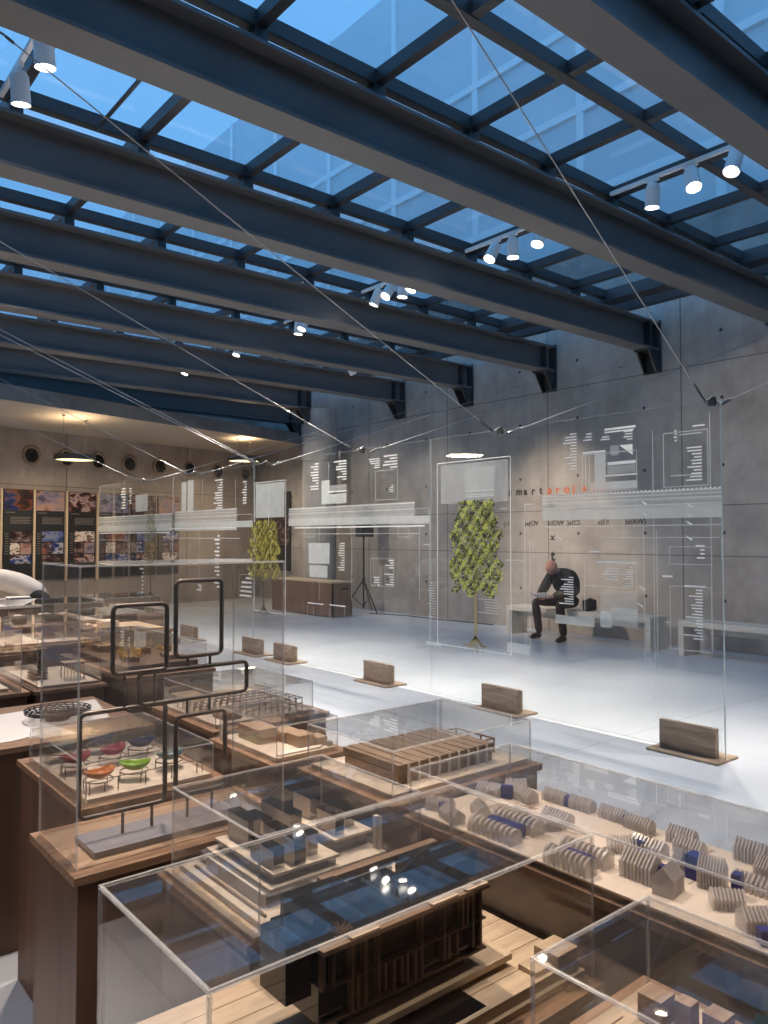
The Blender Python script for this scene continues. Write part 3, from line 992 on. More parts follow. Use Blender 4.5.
def tree_print(parent, yc, z_bot, z_low, z_top, wid, seed, mats, nleaf=1500):
    r = random.Random(seed)
    lv = MB()
    H = z_top - z_low
    for i in range(nleaf):
        while True:
            a, b = r.uniform(-1, 1), r.uniform(0, 1)
            # rounded block outline, narrowing to the top
            w = 1.0 if b < 0.55 else math.sqrt(max(0.0, 1 - ((b - 0.55) / 0.47) ** 2 * 0.72))
            w *= 0.90 + 0.10 * math.sin(b * 17 + seed) + 0.05 * math.sin(b * 41)
            lo = 0.06 * math.sin(a * 9 + seed) + 0.02
            if abs(a) < w and b > lo:
                break
        y, z = yc + a * wid / 2, z_low + b * H
        t = r.uniform(0, 2 * PI)
        l = r.uniform(0.012, 0.026)
        k = l * 0.38
        c, s = math.cos(t), math.sin(t)
        x = PF - 0.0006 - i * 0.0000012
        pts = [(l, 0), (0.2 * l, k), (-l, 0.15 * k), (0.2 * l, -k)]
        v = [(x, y + p * c - q * s, z + p * s + q * c) for p, q in pts]
        # clumps read lighter or darker as printed leaf colours
        clump = math.sin(y * 31 + seed) * math.sin(z * 27 + seed * 2) + 0.7 * math.sin(y * 63 + z * 51)
        g = clump + r.uniform(-1.1, 1.1)
        lv.add(v, [(0, 1, 2, 3)], 0 if g < -0.55 else (1 if g < 0.55 else 2))
    lv.build('printed_foliage', mats[:3], parent)
    tr = MB()
    x = PF - 0.0004

    def strip(p, q, w0, w1):
        (y0, z0), (y1, z1) = p, q
        d = Vector((y1 - y0, z1 - z0)).normalized()
        n = Vector((-d.y, d.x))
        tr.add([(x, y0 + n.x * w0, z0 + n.y * w0), (x, y0 - n.x * w0, z0 - n.y * w0), (x, y1 - n.x * w1, z1 - n.y * w1), (x, y1 + n.x * w1, z1 + n.y * w1)], [(0, 1, 2, 3)])
    zr = z_bot + 0.17
    strip((yc, zr), (yc + 0.005, z_low + 0.25), 0.016, 0.011)
    for i in range(9):
        a = -1 + i / 4
        p1 = (yc + a * 0.10, zr - 0.06 - 0.03 * r.random())
        p2 = (yc + a * 0.17 + r.uniform(-0.02, 0.02), z_bot + abs(a) * 0.07 + r.uniform(0, 0.02))
        strip((yc, zr + 0.01), p1, 0.007, 0.005)
        strip(p1, p2, 0.005, 0.002)
        strip(p1, (p2[0] + r.uniform(-0.05, 0.05), p2[1] + 0.03), 0.003, 0.0015)
    tr.build('printed_trunk', mats[3], parent)


def leafmats(nm, cols):
    return [plain('print_%s_%d' % (nm, i), lin(*c), rough=0.6, noise=0.15, scale=40) for i, c in enumerate(cols)]


TREE1 = leafmats('green', [(42, 50, 14), (112, 122, 40), (188, 192, 92), (160, 144, 96)])
TREE2 = leafmats('olive', [(92, 90, 30), (152, 144, 60), (198, 188, 100), (96, 84, 70)])
TREE3 = leafmats('dim', [(70, 72, 40), (100, 100, 56), (128, 124, 76), (84, 78, 66)])

panels = [(2.735, 5.79, 'nearest tall glass panel printed with a green tree and section drawings'),
          (5.805, 9.345, 'second tall glass panel, with an olive tree print and a grey band across the loudspeaker'),
          (9.36, 11.93, 'third tall glass panel, its printed band in front of the tan wall'),
          (11.95, 15.3, 'farthest tall glass panel with a dim tree print before the photo boards')]
for k, (y0, y1, lb) in enumerate(panels):
    t = thing('glass_panel', (PX, (y0 + y1) / 2, 0.03), lb, 'glass panel', 'suspended glass panels')
    MB().box(PX - PT, PX + PT, y0, y1, 0.022, 2.60).build('pane', M['glass'], t)
    e = MB()
    e.box(PX - PT - 0.0005, PX + PT + 0.0005, y0 - 0.003, y0 + 0.003, 0.022, 2.60, 0 if k == 0 else 1)
    e.box(PX - PT - 0.0005, PX + PT + 0.0005, y1 - 0.003, y1 + 0.003, 0.022, 2.60, 1)
    e.box(PX - PT - 0.0005, PX + PT + 0.0005, y0, y1, 2.597, 2.603, 1)
    e.box(PX - PT - 0.0005, PX + PT + 0.0005, y0, y1, 0.019, 0.023, 1)
    e.build('polished_edge', [M['glass_edge'], M['glass_edge_soft']], t)
    w, l, s, b = MB(), MB(), MB(), MB()
    for j, it in enumerate(PRINTS[k]):
        q = it[0]
        if q == 'P':
            n = it[5]
            st = (it[4] - it[3]) / max(1, n)
            para(w, it[1], it[2] - it[1], it[4], n, st, st * 0.42, 97 * k + j)
        elif q == 'K':
            n = it[5]
            for i in range(n):
                z = it[3] + (it[4] - it[3]) * i / (n - 1)
                hline(l, it[1], it[2] if i % 5 == 0 else it[1] + (it[2] - it[1]) * 0.62, z, 0.006)
        elif q == 'L':
            rect(w if it[4] - it[3] > 0.011 else l, it[1], it[2], it[3], it[4])
        elif q == 'V':
            vline(l, it[1], it[2], it[3], 0.006)
        elif q == 'O':
            outline(l, it[1], it[2], it[3], it[4], 0.006)
        elif q == 'B':
            rect(b, *it[1:])
        elif q == 'S':
            rect(s, *it[1:])
        elif q == 'T':
            w.add([(PF, it[2], it[4]), (PF, it[1], it[3]), (PF, it[1], it[4])], [(0, 1, 2)])
        elif q == 'D':
            y, z = it[1], it[2]
            w.quad((PF, y + 0.03, z + 0.02), (PF, y - 0.02, z - 0.005), (PF, y - 0.02, z - 0.022), (PF, y + 0.01, z - 0.004))
    yb0, yb1, zb0, zb1 = BANDS[k]
    zh = zb1 - zb0
    rect(b, yb0, yb1, zb0, zb0 + zh * 0.42)
    rect(s, yb0, yb1, zb0 + zh * 0.43, zb1)
    for f, th in ((0.44, 0.006), (0.50, 0.010), (0.66, 0.006), (0.72, 0.010), (0.86, 0.008), (0.99, 0.008)):
        hline(w if f > 0.9 else l, yb0, yb1, zb0 + zh * f, th)
    for i in range(int((yb1 - yb0) / 0.035)):
        rect(w, yb0 + i * 0.035, yb0 + i * 0.035 + 0.02, zb1, zb1 + 0.012)
    if EXTS[k]:
        x0_, x1_, z0_, z1_ = EXTS[k]
        rect(b, x0_, x1_, z0_, z0_ + (z1_ - z0_) * 0.5)
        outline(l, x0_ + 0.02, x1_ - 0.02, z0_ + 0.08, z1_, 0.006)
    if k == 0:
        f0, f1, fz = 4.722, 5.692, 2.343
        outline(w, f0, f1, 0.525, fz, 0.008)
        rect(s, f0 + 0.03, f1 - 0.05, 1.93, 2.32)
        rect(s, f0 + 0.20, f0 + 0.58, 2.03, 2.27)
        for z in (1.99, 2.008, 2.045):
            hline(w, f0 + 0.2, f1 - 0.40, z, 0.005)
    if k == 1:
        outline(w, 8.53, 9.32, 0.60, 2.34, 0.009)
        rect(b, 8.56, 9.29, 1.86, 2.32)
        vline(w, 8.95, 1.75, 2.33, 0.012)
    w.build('printed_text', M['ink_white'], t)
    l.build('printed_outline', M['ink_line'], t)
    s.build('printed_drawing', M['ink_soft'], t)
    b.build('printed_band', M['ink_band'], t)
    if k == 0:
        tree_print(t, 5.165, 0.47, 1.03, 1.95, 0.71, 3, TREE1, 2300)
    elif k == 1:
        tree_print(t, 9.07, 0.50, 1.02, 1.82, 0.86, 5, TREE2, 2000)
    elif k == 3:
        tree_print(t, 12.80, 0.50, 1.08, 1.98, 0.50, 9, TREE3, 800)

# ---- wooden stands that hold the panels
stands = [(3.0, 'near the right end of the nearest panel, largest and closest'), (4.83, 'behind the timber roof model'),
          (6.62, 'alone on the bright floor behind the block model'), (8.52, 'right one of the touching pair beyond the tall case'),
          (9.34, 'left one of the touching pair beyond the tall case'), (11.3, 'seen inside the tall upright metal frame'),
          (13.05, 'farthest away, seen above the square metal frame'), (14.6, 'last in the line under the far panel')]
for y, lb in stands:
    if y > 14:
        continue
    t = thing('panel_stand', (PX, y, 0), 'low wooden panel stand ' + lb, 'panel stand', 'wooden stands under the glass panels')
    MB().box(PX - 0.16, PX + 0.14, y - 0.29, y + 0.27, 0.0, 0.018).build('base', M['stand_wood'], t, bevel=0.003)
    MB().box(PX - 0.055, PX - PT - 0.002, y - 0.22, y + 0.22, 0.018, 0.225).build('front_cheek', M['stand_wood'], t, bevel=0.002)
    MB().box(PX + PT + 0.002, PX + 0.05, y - 0.19, y + 0.22, 0.018, 0.205).build('rear_cheek', M['stand_wood'], t, bevel=0.002)

# ---- suspension cables with turnbuckles at each hanging point
nodes = [2.80, 4.85, 6.93, 9.03, 11.18, 13.17]
nn = ['first', 'second', 'third', 'fourth', 'fifth', 'sixth']


def cable(p0, p1, r, lb, sag=0.0, ext=None):
    t = thing('suspension_cable', p0, lb, 'cable', 'steel cables holding the glass panels')
    p0, p1 = Vector(p0), Vector(p1)
    c = MB()
    pts = [p0.lerp(p1, i / 10) - Vector((0, 0, sag * 4 * (i / 10) * (1 - i / 10))) for i in range(11)]
    c.tube(pts, r, 6)
    c.build('wire', M['cable'], t, smooth=True)
    d = (p1 - p0).normalized()
    b = MB()
    b.cyl(p0 + d * 0.0, p0 + d * 0.05, 0.012, n=8)
    b.tube([p0 + d * 0.05, p0 + d * 0.07 + Vector((0, 0, 0.010)), p0 + d * 0.15 + Vector((0, 0, 0.010)), p0 + d * 0.17], 0.005, 6)
    b.tube([p0 + d * 0.05, p0 + d * 0.07 - Vector((0, 0, 0.010)), p0 + d * 0.15 - Vector((0, 0, 0.010)), p0 + d * 0.17], 0.005, 6)
    b.cyl(p0 + d * 0.17, p0 + d * 0.20, 0.010, n=8)
    b.build('turnbuckle', M['fitting'], t, smooth=True)
    h = MB()
    h.cyl(p1 - d * 0.07, p1 - d * 0.02, 0.009, n=8)
    h.tube([p1 - d * 0.03, p1 + Vector((0.012, 0, 0)), p1 + d * 0.012, p1 - Vector((0.012, 0, 0)), p1 - d * 0.03], 0.004, 6)
    h.build('eye_hook', M['fitting'], t, smooth=True)


ANCH = [(2.40, 2.642), (1.06, 4.59), (0.324, 6.542), (0.247, 8.49), (1.84, 12.39), (0.6, 12.39)]
for k, y in enumerate(nodes):
    a = (PX - 0.10, y, 2.575)
    b_ = (PX + 0.10, y, 2.575)
    cable(a, (ANCH[k][0], ANCH[k][1], 4.39), 0.0045, f'thin steel cable rising left from the {nn[k]} hanging point to a beam')
    cable(b_, (WX - 0.02, y, 4.28), 0.0045, f'thin steel cable rising right from the {nn[k]} hanging point to the long wall')
    if k == 3:
        cable((PX - 0.10, y + 0.06, 2.575), (0.05, 8.49, 4.39), 0.0045, 'second parallel cable rising left from the fourth hanging point')
    t = thing('panel_hanger', (PX, y, 2.60), f'small steel hanger clamp on the glass edge at the {nn[k]} hanging point', 'hanger', 'hanger clamps on the panels')
    c = MB()
    c.box(PX - 0.016, PX - PT - 0.001, y - 0.025, y + 0.025, 2.555, 2.615)
    c.box(PX + PT + 0.001, PX + 0.016, y - 0.025, y + 0.025, 2.555, 2.615)
    c.box(PX - 0.016, PX + 0.016, y - 0.025, y + 0.025, 2.606, 2.62)
    c.build('clamp', M['fitting'], t)
    r = MB().tube([(PX - 0.10, y, 2.575), (PX - 0.05, y, 2.60), (PX, y, 2.625), (PX + 0.05, y, 2.60), (PX + 0.10, y, 2.575)], 0.007, 6)
    r.build('link', M['fitting'], t, smooth=True)
lp = MB()
lp.tube([(2.15 + 0.55 * i / 12, 12.16, 4.395 - 0.28 * 4 * (i / 12) * (1 - i / 12) - 0.0) for i in range(13)], 0.010, 6)
tag(lp.build('hanging_wire', M['cable'], smooth=True), 'loose white wire sagging in a loop below a far beam on the left', 'wire')
# tensioned safety wire along the top of the panels
# ================================================================== BENCHES
for lb, y0, y1 in (('pale board bench by the concrete wall, with the reader sitting on it', 5.98, 8.62), ('pale board bench by the concrete wall, running out of the picture on the right', 2.9, 5.56)):
    x0, x1 = 9.80, 10.24
    t = thing('bench', (10.02, (y0 + y1) / 2, 0), lb, 'bench', 'benches along the long wall')
    MB().box(x0, x1, y0, y1, 0.395, 0.47).build('seat', M['bench'], t, bevel=0.004)
    MB().box(x0, x1, y0, y0 + 0.075, 0, 0.395).build('leg', M['bench'], t, bevel=0.003)
    MB().box(x0, x1, y1 - 0.075, y1, 0, 0.395).build('leg', M['bench'], t, bevel=0.003)
    MB().box(x0 + 0.2, x0 + 0.24, y0 + 0.075, y1 - 0.075, 0.30, 0.395).build('stretcher', M['bench'], t)

# ================================================================== INFORMATION DESK AND LOUDSPEAKER
t = thing('reception_desk', (9.5, 13.1, 0), 'low brown wooden desk box beyond the glass, beside the loudspeaker stand', 'desk')
dx0, dx1, dy0, dy1 = 9.02, 9.51, 12.45, 14.9
M['desk'] = wood('desk_veneer', lin(112, 84, 68), lin(140, 108, 88), rough=0.5, scale=(0.8, 8, 8), axis='z')
db = MB()
db.box(dx0, dx0 + 0.03, dy0, 14.7, 0.02, 0.68)
db.box(dx0, dx1, dy0, dy0 + 0.03, 0.02, 0.68)
db.box(dx1 - 0.03, dx1, dy0, 14.7, 0.02, 0.68)
db.box(dx0 + 0.03, dx1 - 0.03, 13.0, 13.03, 0.02, 0.68)
db.build('body', M['desk'], t)
MB().box(dx0 - 0.015, dx1 + 0.015, dy0 - 0.015, 14.71, 0.68, 0.71).build('top', M['oak'], t, bevel=0.003)
MB().box(9.25, 9.42, dy0 - 0.004, dy0, 0.55, 0.585).build('grip_slot', M['black'], t)

sx, sy = 10.12, 12.85
t = thing('loudspeaker', (sx, sy, 1.60), 'black loudspeaker box on a tripod in front of the concrete wall', 'loudspeaker')
sb = MB()
sb.prism([(sx - 0.16, sy - 0.15), (sx + 0.16, sy - 0.15), (sx + 0.11, sy + 0.15), (sx - 0.11, sy + 0.15)], 1.60, 2.22)
sb.build('cabinet', M['black'], t, bevel=0.012)
M['grille'] = plain('speaker_grille', (0.03, 0.03, 0.032, 1), rough=0.6, noise=0.3, scale=300)
MB().box(sx - 0.145, sx + 0.145, sy - 0.158, sy - 0.151, 1.63, 2.19).build('grille', M['grille'], t)
MB().cyl((sx, sy, 1.575), (sx, sy, 1.60), 0.03, n=16).build('socket', M['black'], t)
t = thing('speaker_stand', (sx, sy, 0), 'black tripod stand carrying the loudspeaker', 'stand')
MB().cyl((sx, sy, 0.10), (sx, sy, 1.574), 0.018, n=14).build('pole', M['black'], t, smooth=True)
MB().cyl((sx, sy, 0.62), (sx, sy, 0.74), 0.032, n=14).build('collar', M['black'], t)
for a in (0.5, 2.6, 4.7):
    e = (sx + 0.46 * math.cos(a), sy + 0.46 * math.sin(a))
    l = MB()
    l.tube([(sx + 0.03 * math.cos(a), sy + 0.03 * math.sin(a), 0.66), (e[0], e[1], 0.02)], 0.013, 8)
    l.build('leg', M['black'], t)
    l = MB().tube([(sx + 0.02 * math.cos(a), sy + 0.02 * math.sin(a), 0.16), (sx + 0.25 * math.cos(a), sy + 0.25 * math.sin(a), 0.36)], 0.008, 6)
    l.build('brace', M['black'], t)
c = MB()
c.tube([(10.15, 12.7, 0.006), (10.3, 12.3, 0.006), (10.45, 11.7, 0.006), (10.42, 11.0, 0.006), (10.5, 10.4, 0.006), (10.56, 9.6, 0.006)], 0.010, 6)
tag(c.build('power_cable', M['black'], smooth=True), 'black cable lying on the floor along the wall right of the loudspeaker', 'cable')
# ================================================================== PEOPLE
def skin_body(name, verts, edges, radii, mat, parent, root=0, sub=2, flat=None, label=None):
    off = world_loc(parent)
    me = bpy.data.meshes.new(name)
    me.from_pydata([tuple(Vector(v) - off) for v in verts], edges, [])
    o = bpy.data.objects.new(name, me)
    COL.objects.link(o)
    o.parent = parent
    sk = o.modifiers.new('skin', 'SKIN')
    sk.use_smooth_shade = True
    lay = me.skin_vertices[0].data
    for i, r in enumerate(radii):
        lay[i].radius = r if isinstance(r, tuple) else (r, r)
        lay[i].use_root = (i == root)
    sb = o.modifiers.new('sub', 'SUBSURF')
    sb.levels = sub
    sb.render_levels = sub
    me.materials.append(mat)
    return o


def chain(parts):
    """parts: list of (list of (pos, r)) chains; first entry of a chain may be an index to attach to"""
    V, E_, R = [], [], []
    for ch in parts:
        prev = None
        for item in ch:
            if isinstance(item, int):
                prev = item
                continue
            p, r = item
            V.append(p)
            R.append(r)
            if prev is not None:
                E_.append((prev, len(V) - 1))
            prev = len(V) - 1
    return V, E_, R


def head(parent, c, fwd, up, r, skin, hair=None):
    """shaped head: skull, face plane, nose, brow, chin and ears on one mesh"""
    f, u = Vector(fwd).normalized(), Vector(up).normalized()
    s = u.cross(f).normalized()
    u = f.cross(s).normalized()
    bm = bmesh.new()
    bmesh.ops.create_uvsphere(bm, u_segments=28, v_segments=20, radius=1.0)
    for v in bm.verts:
        x, y, z = v.co          # x side, y front, z up
        sx, sy, sz = 0.76, 0.95, 1.12
        if z < 0:
            sx *= 1 + 0.26 * z
            sy *= 1 + 0.10 * z
        px, py, pz = x * sx, y * sy, z * sz
        if y > 0.75 and -0.42 < z < 0.12 and abs(x) < 0.20:      # nose
            py += 0.20 * (1 - abs(x) / 0.20) * (1 - abs(z + 0.20) / 0.34 if abs(z + 0.2) < 0.34 else 0)
        if y > 0.6 and 0.05 < z < 0.25 and 0.12 < abs(x) < 0.55:   # eye sockets
            py -= 0.07
        if y > 0.55 and 0.26 < z < 0.40:                          # brow
            py += 0.05
        if y > 0.6 and -0.62 < z < -0.48:                         # mouth
            py -= 0.04
        if y > 0.4 and z < -0.72:                                 # chin
            py += 0.10
        if abs(x) > 0.9 and -0.2 < z < 0.28 and abs(y) < 0.22:     # ears
            px += 0.16 * (1 if x > 0 else -1)
        v.co = (px, py, pz)
    me = bpy.data.meshes.new('head')
    off = world_loc(parent)
    c = Vector(c)
    for v in bm.verts:
        q = v.co.copy() * r
        v.co = c + s * q.x + f * q.y + u * q.z - off
    for fc in bm.faces:
        fc.smooth = True
    bm.to_mesh(me)
    bm.free()
    me.materials.append(skin)
    o = bpy.data.objects.new('head', me)
    COL.objects.link(o)
    o.parent = parent
    if hair is not None:
        bm = bmesh.new()
        bmesh.ops.create_uvsphere(bm, u_segments=28, v_segments=20, radius=1.0)
        dead = [v for v in bm.verts if (v.co.z < 0.25 and v.co.y > -0.15) or v.co.z < -0.45 or (v.co.y > 0.62 and v.co.z < 0.62)]
        bmesh.ops.delete(bm, geom=dead, context='VERTS')
        for v in bm.verts:
            x, y, z = v.co
            q = Vector((x * 0.80, y * 0.99, z * 1.15)) * r * 1.03
            v.co = c + s * q.x + f * q.y + u * q.z - off
        for fc in bm.faces:
            fc.smooth = True
        m2 = bpy.data.meshes.new('hair')
        bm.to_mesh(m2)
        bm.free()
        m2.materials.append(hair)
        h = bpy.data.objects.new('hair', m2)
        COL.objects.link(h)
        h.parent = parent
        h.modifiers.new('thick', 'SOLIDIFY').thickness = 0.008
    return o


def hand(V, E_, R, wrist_idx, wrist, fwd, side, palm_n, curl=0.5, scale=1.0):
    """palm, four unequal bent fingers and a thumb added to the body skeleton"""
    f, s, n = Vector(fwd).normalized(), Vector(side).normalized(), Vector(palm_n).normalized()
    w = Vector(wrist)
    pc = w + f * 0.045 * scale
    V.append(tuple(pc)); R.append((0.030 * scale, 0.016 * scale)); E_.append((wrist_idx, len(V) - 1))
    ip = len(V) - 1
    for k, ln in enumerate((0.066, 0.076, 0.071, 0.056)):
        base = pc + f * 0.045 * scale + s * (0.027 - 0.018 * k) * scale
        V.append(tuple(base)); R.append(0.0095 * scale); E_.append((ip, len(V) - 1))
        prev = len(V) - 1
        d = f.copy()
        p = base
        for j in range(3):
            d = (d + n * curl * 0.55).normalized()
            p = p + d * ln * scale * (0.42, 0.33, 0.25)[j]
            V.append(tuple(p)); R.append((0.0088 - 0.0008 * j) * scale); E_.append((prev, len(V) - 1))
            prev = len(V) - 1
    b = pc + s * 0.032 * scale - f * 0.012 * scale
    V.append(tuple(b)); R.append(0.011 * scale); E_.append((ip, len(V) - 1))
    prev = len(V) - 1
    for j in range(2):
        b = b + (f * 0.8 + s * (0.7 - 0.3 * j) + n * 0.35 * (j + 1)).normalized() * 0.030 * scale
        V.append(tuple(b)); R.append((0.010 - 0.001 * j) * scale); E_.append((prev, len(V) - 1))
        prev = len(V) - 1


# ---- the reader on the bench: faces the room, bent over an open booklet
t = thing('person', (9.9, 7.55, 0), 'bald person in a black coat sitting bent over an open booklet on the bench', 'person')
hip = Vector((10.02, 7.50, 0.635))
hl, hr = Vector((9.99, 7.62, 0.600)), Vector((9.98, 7.38, 0.600))       # left hip is the far side
kl, kr = Vector((9.54, 7.80, 0.60)), Vector((9.53, 7.33, 0.585))
al, ar = Vector((9.76, 7.90, 0.10)), Vector((9.70, 7.38, 0.10))
ch = Vector((9.86, 7.50, 0.93))
nk = Vector((9.735, 7.515, 1.075))
hd = Vector((9.625, 7.545, 1.13))
shl, shr = Vector((9.80, 7.69, 1.01)), Vector((9.82, 7.31, 1.00))
ell, elr = Vector((9.64, 7.73, 0.77)), Vector((9.66, 7.30, 0.76))
wl, wr = Vector((9.44, 7.66, 0.70)), Vector((9.45, 7.44, 0.69))
V, E_, R = chain([
    [(hip, (0.085, 0.08)), (hip.lerp(ch, 0.5) + Vector((0.05, 0, 0.03)), (0.09, 0.075)), (ch, (0.11, 0.075)), (nk, 0.050), (nk.lerp(hd, 0.6), 0.050)],
    [2, (shl, 0.050), (ell, 0.038), (wl, 0.026)],
    [2, (shr, 0.050), (elr, 0.038), (wr, 0.026)],
    [0, (hl, 0.075), (hl.lerp(kl, 0.5), 0.075), (kl, 0.058), (kl.lerp(al, 0.35), 0.052), (al, 0.034), (al + Vector((-0.12, 0.015, -0.062)), 0.020)],
    [0, (hr, 0.075), (hr.lerp(kr, 0.5), 0.075), (kr, 0.058), (kr.lerp(ar, 0.35), 0.052), (ar, 0.034), (ar + Vector((-0.12, -0.01, -0.062)), 0.020)]])
hand(V, E_, R, 7, wl, (-0.55, -0.6, -0.05), (0.1, 0.1, 1), (0.1, -0.9, 0.1), 0.5)
hand(V, E_, R, 10, wr, (-0.55, 0.6, -0.05), (0.1, 0.1, 1), (0.1, 0.9, 0.1), 0.5)
skin_body('body', V, E_, R, M['skin'], t)
head(t, hd, (-0.75, 0.12, -0.62), (-0.55, 0.02, 0.80), 0.105, M['skin'], None)
Vj, Ej, Rj = chain([
    [(hip + Vector((0.03, 0, 0.01)), (0.15, 0.14)), (hip.lerp(ch, 0.5) + Vector((0.05, 0, 0.03)), (0.215, 0.175)), (ch + Vector((0.01, 0, 0.0)), (0.22, 0.16)), (nk + Vector((0.03, 0, 0)), 0.085)],
    [2, (shl, 0.100), (ell, 0.078), (wl.lerp(ell, 0.12), 0.046)],
    [2, (shr, 0.100), (elr, 0.078), (wr.lerp(elr, 0.12), 0.046)]])
skin_body('coat', Vj, Ej, Rj, M['coat'], t)
Vt, Et, Rt = chain([
    [(hip.lerp(ch, 0.35) + Vector((0.04, 0, 0.0)), (0.11, 0.10)), (hip + Vector((0.01, 0, 0.0)), (0.13, 0.122)), (hl, 0.105), (hl.lerp(kl, 0.5), 0.092), (kl, 0.076), (kl.lerp(al, 0.4), 0.070), (al + Vector((0, 0, -0.02)), 0.060)],
    [1, (hr, 0.105), (hr.lerp(kr, 0.5), 0.092), (kr, 0.076), (kr.lerp(ar, 0.4), 0.070), (ar + Vector((0, 0, -0.02)), 0.060)]])
skin_body('trousers', Vt, Et, Rt, M['trousers'], t)
for a, dy in ((al, 0.03), (ar, -0.02)):
    Vs, Es, Rs = chain([[(a + Vector((0.045, 0, -0.05)), (0.050, 0.050)), (a + Vector((-0.05, dy * 0.4, -0.045)), (0.056, 0.055)), (a + Vector((-0.15, dy * 0.8, -0.062)), (0.054, 0.038)), (a + Vector((-0.21, dy, -0.066)), (0.042, 0.030))]])
    skin_body('shoe', Vs, Es, Rs, M['shoe'], t)
k = thing('booklet', (9.36, 7.56, 0.66), 'open white booklet held on the knees of the seated reader', 'booklet')
b = MB()
ax = Vector((-0.12, 1, 0)).normalized()
for s in (-1, 1):
    p0 = Vector((9.40, 7.55, 0.668))
    e = ax * (0.15 * s)
    d = Vector((-0.18, -0.02, 0.075))
    vs = []
    for zz in (0, 0.006):
        o_ = Vector((0, 0, zz))
        vs += [p0 + o_, p0 + e + Vector((0, 0, 0.03)) + o_, p0 + e + d + Vector((0, 0, 0.03)) + o_, p0 + d + o_]
    b.add(vs, [(0, 3, 2, 1), (4, 5, 6, 7), (0, 1, 5, 4), (1, 2, 6, 5), (2, 3, 7, 6), (3, 0, 4, 7)])
b.build('pages', M['paper'], k)
# shoulder bag beside the reader
t = thing('bag', (10.05, 7.10, 0.475), 'soft black bag standing on the bench behind the seated reader', 'bag')
bg_ = MB().obox((10.05, 7.16, 0.556), (0.13, 0.06, 0.085), 0.1)
bg_.build('bag_body', M['coat'], t, bevel=0.03, seg=3)
MB().tube([(9.96, 7.15, 0.632), (10.0, 7.13, 0.655), (10.06, 7.14, 0.66), (10.12, 7.15, 0.635)], 0.009, 8).build('strap', M['coat'], t, smooth=True)

# ---- the visitor bending over a case on the left
t = thing('person', (2.5, 8.9, 0), 'visitor in a pale grey shirt bending low over a table on the left', 'person')
hip = Vector((2.590, 9.020, 0.93))
ch = Vector((2.230, 9.220, 1.17))
nk = Vector((1.970, 9.340, 1.17))
hd = Vector((1.860, 9.390, 1.13))
sl_, sr_ = Vector((2.120, 9.420, 1.13)), Vector((1.990, 9.100, 1.13))
el_, er_ = Vector((2.030, 9.540, 1.01)), Vector((1.900, 8.960, 1.01))
wl_, wr_ = Vector((1.840, 9.520, 0.965)), Vector((1.690, 8.900, 0.965))
hl, hr = hip + Vector((0.03, 0.09, -0.05)), hip + Vector((0.01, -0.10, -0.05))
kl, kr = Vector((2.610, 9.160, 0.50)), Vector((2.550, 8.920, 0.50))
al, ar = Vector((2.690, 9.200, 0.09)), Vector((2.610, 8.900, 0.09))
V, E_, R = chain([
    [(hip, (0.085, 0.065)), (hip.lerp(ch, 0.5) + Vector((0, 0, 0.02)), (0.09, 0.06)), (ch, (0.10, 0.06)), (nk, 0.05), (nk.lerp(hd, 0.6), 0.05)],
    [2, (sl_, 0.048), (el_, 0.036), (wl_, 0.026)],
    [2, (sr_, 0.048), (er_, 0.036), (wr_, 0.026)],
    [0, (hl, 0.075), (hl.lerp(kl, 0.5), 0.080), (kl, 0.060), (kl.lerp(al, 0.35), 0.055), (al, 0.036), (al + Vector((-0.10, 0, -0.05)), 0.03)],
    [0, (hr, 0.075), (hr.lerp(kr, 0.5), 0.080), (kr, 0.060), (kr.lerp(ar, 0.35), 0.055), (ar, 0.036), (ar + Vector((-0.10, 0, -0.05)), 0.03)]])
hand(V, E_, R, 7, wl_, (-1, 0, -0.05), (0, -1, 0), (0, 0, -1), 0.15)
hand(V, E_, R, 10, wr_, (-1, 0, -0.05), (0, 1, 0), (0, 0, -1), 0.15)
skin_body('body', V, E_, R, M['skin'], t)
head(t, hd, (-0.55, 0.25, -0.8), (-0.8, 0.35, 0.5), 0.105, M['skin'], M['hair_dark'])
Vj, Ej, Rj = chain([
    [(hip + Vector((0.04, -0.01, -0.02)), (0.16, 0.135)), (hip.lerp(ch, 0.5) + Vector((0, 0, 0.03)), (0.18, 0.125)), (ch + Vector((0, 0, 0.02)), (0.20, 0.135)), (nk + Vector((0.03, 0, 0)), 0.075)],
    [2, (sl_, 0.095), (el_, 0.068), (wl_.lerp(el_, 0.15), 0.048)],
    [2, (sr_, 0.095), (er_, 0.068), (wr_.lerp(er_, 0.15), 0.048)]])
skin_body('shirt', Vj, Ej, Rj, M['shirt'], t)
Vt, Et, Rt = chain([
    [(hip.lerp(ch, 0.40), (0.11, 0.09)), (hip + Vector((0.02, 0, 0.0)), (0.145, 0.125)), (hl, 0.11), (hl.lerp(kl, 0.5), 0.095), (kl, 0.08), (kl.lerp(al, 0.4), 0.074), (al + Vector((0, 0, 0.02)), 0.066)],
    [1, (hr, 0.11), (hr.lerp(kr, 0.5), 0.095), (kr, 0.08), (kr.lerp(ar, 0.4), 0.074), (ar + Vector((0, 0, 0.02)), 0.066)]])
skin_body('trousers', Vt, Et, Rt, M['trousers'], t)
for a in (al, ar):
    Vs, Es, Rs = chain([[(a + Vector((0.03, 0, -0.045)), (0.042, 0.042)), (a + Vector((-0.07, 0, -0.05)), (0.046, 0.036)), (a + Vector((-0.18, 0, -0.06)), (0.040, 0.024))]])
    skin_body('shoe', Vs, Es, Rs, M['shoe'], t)
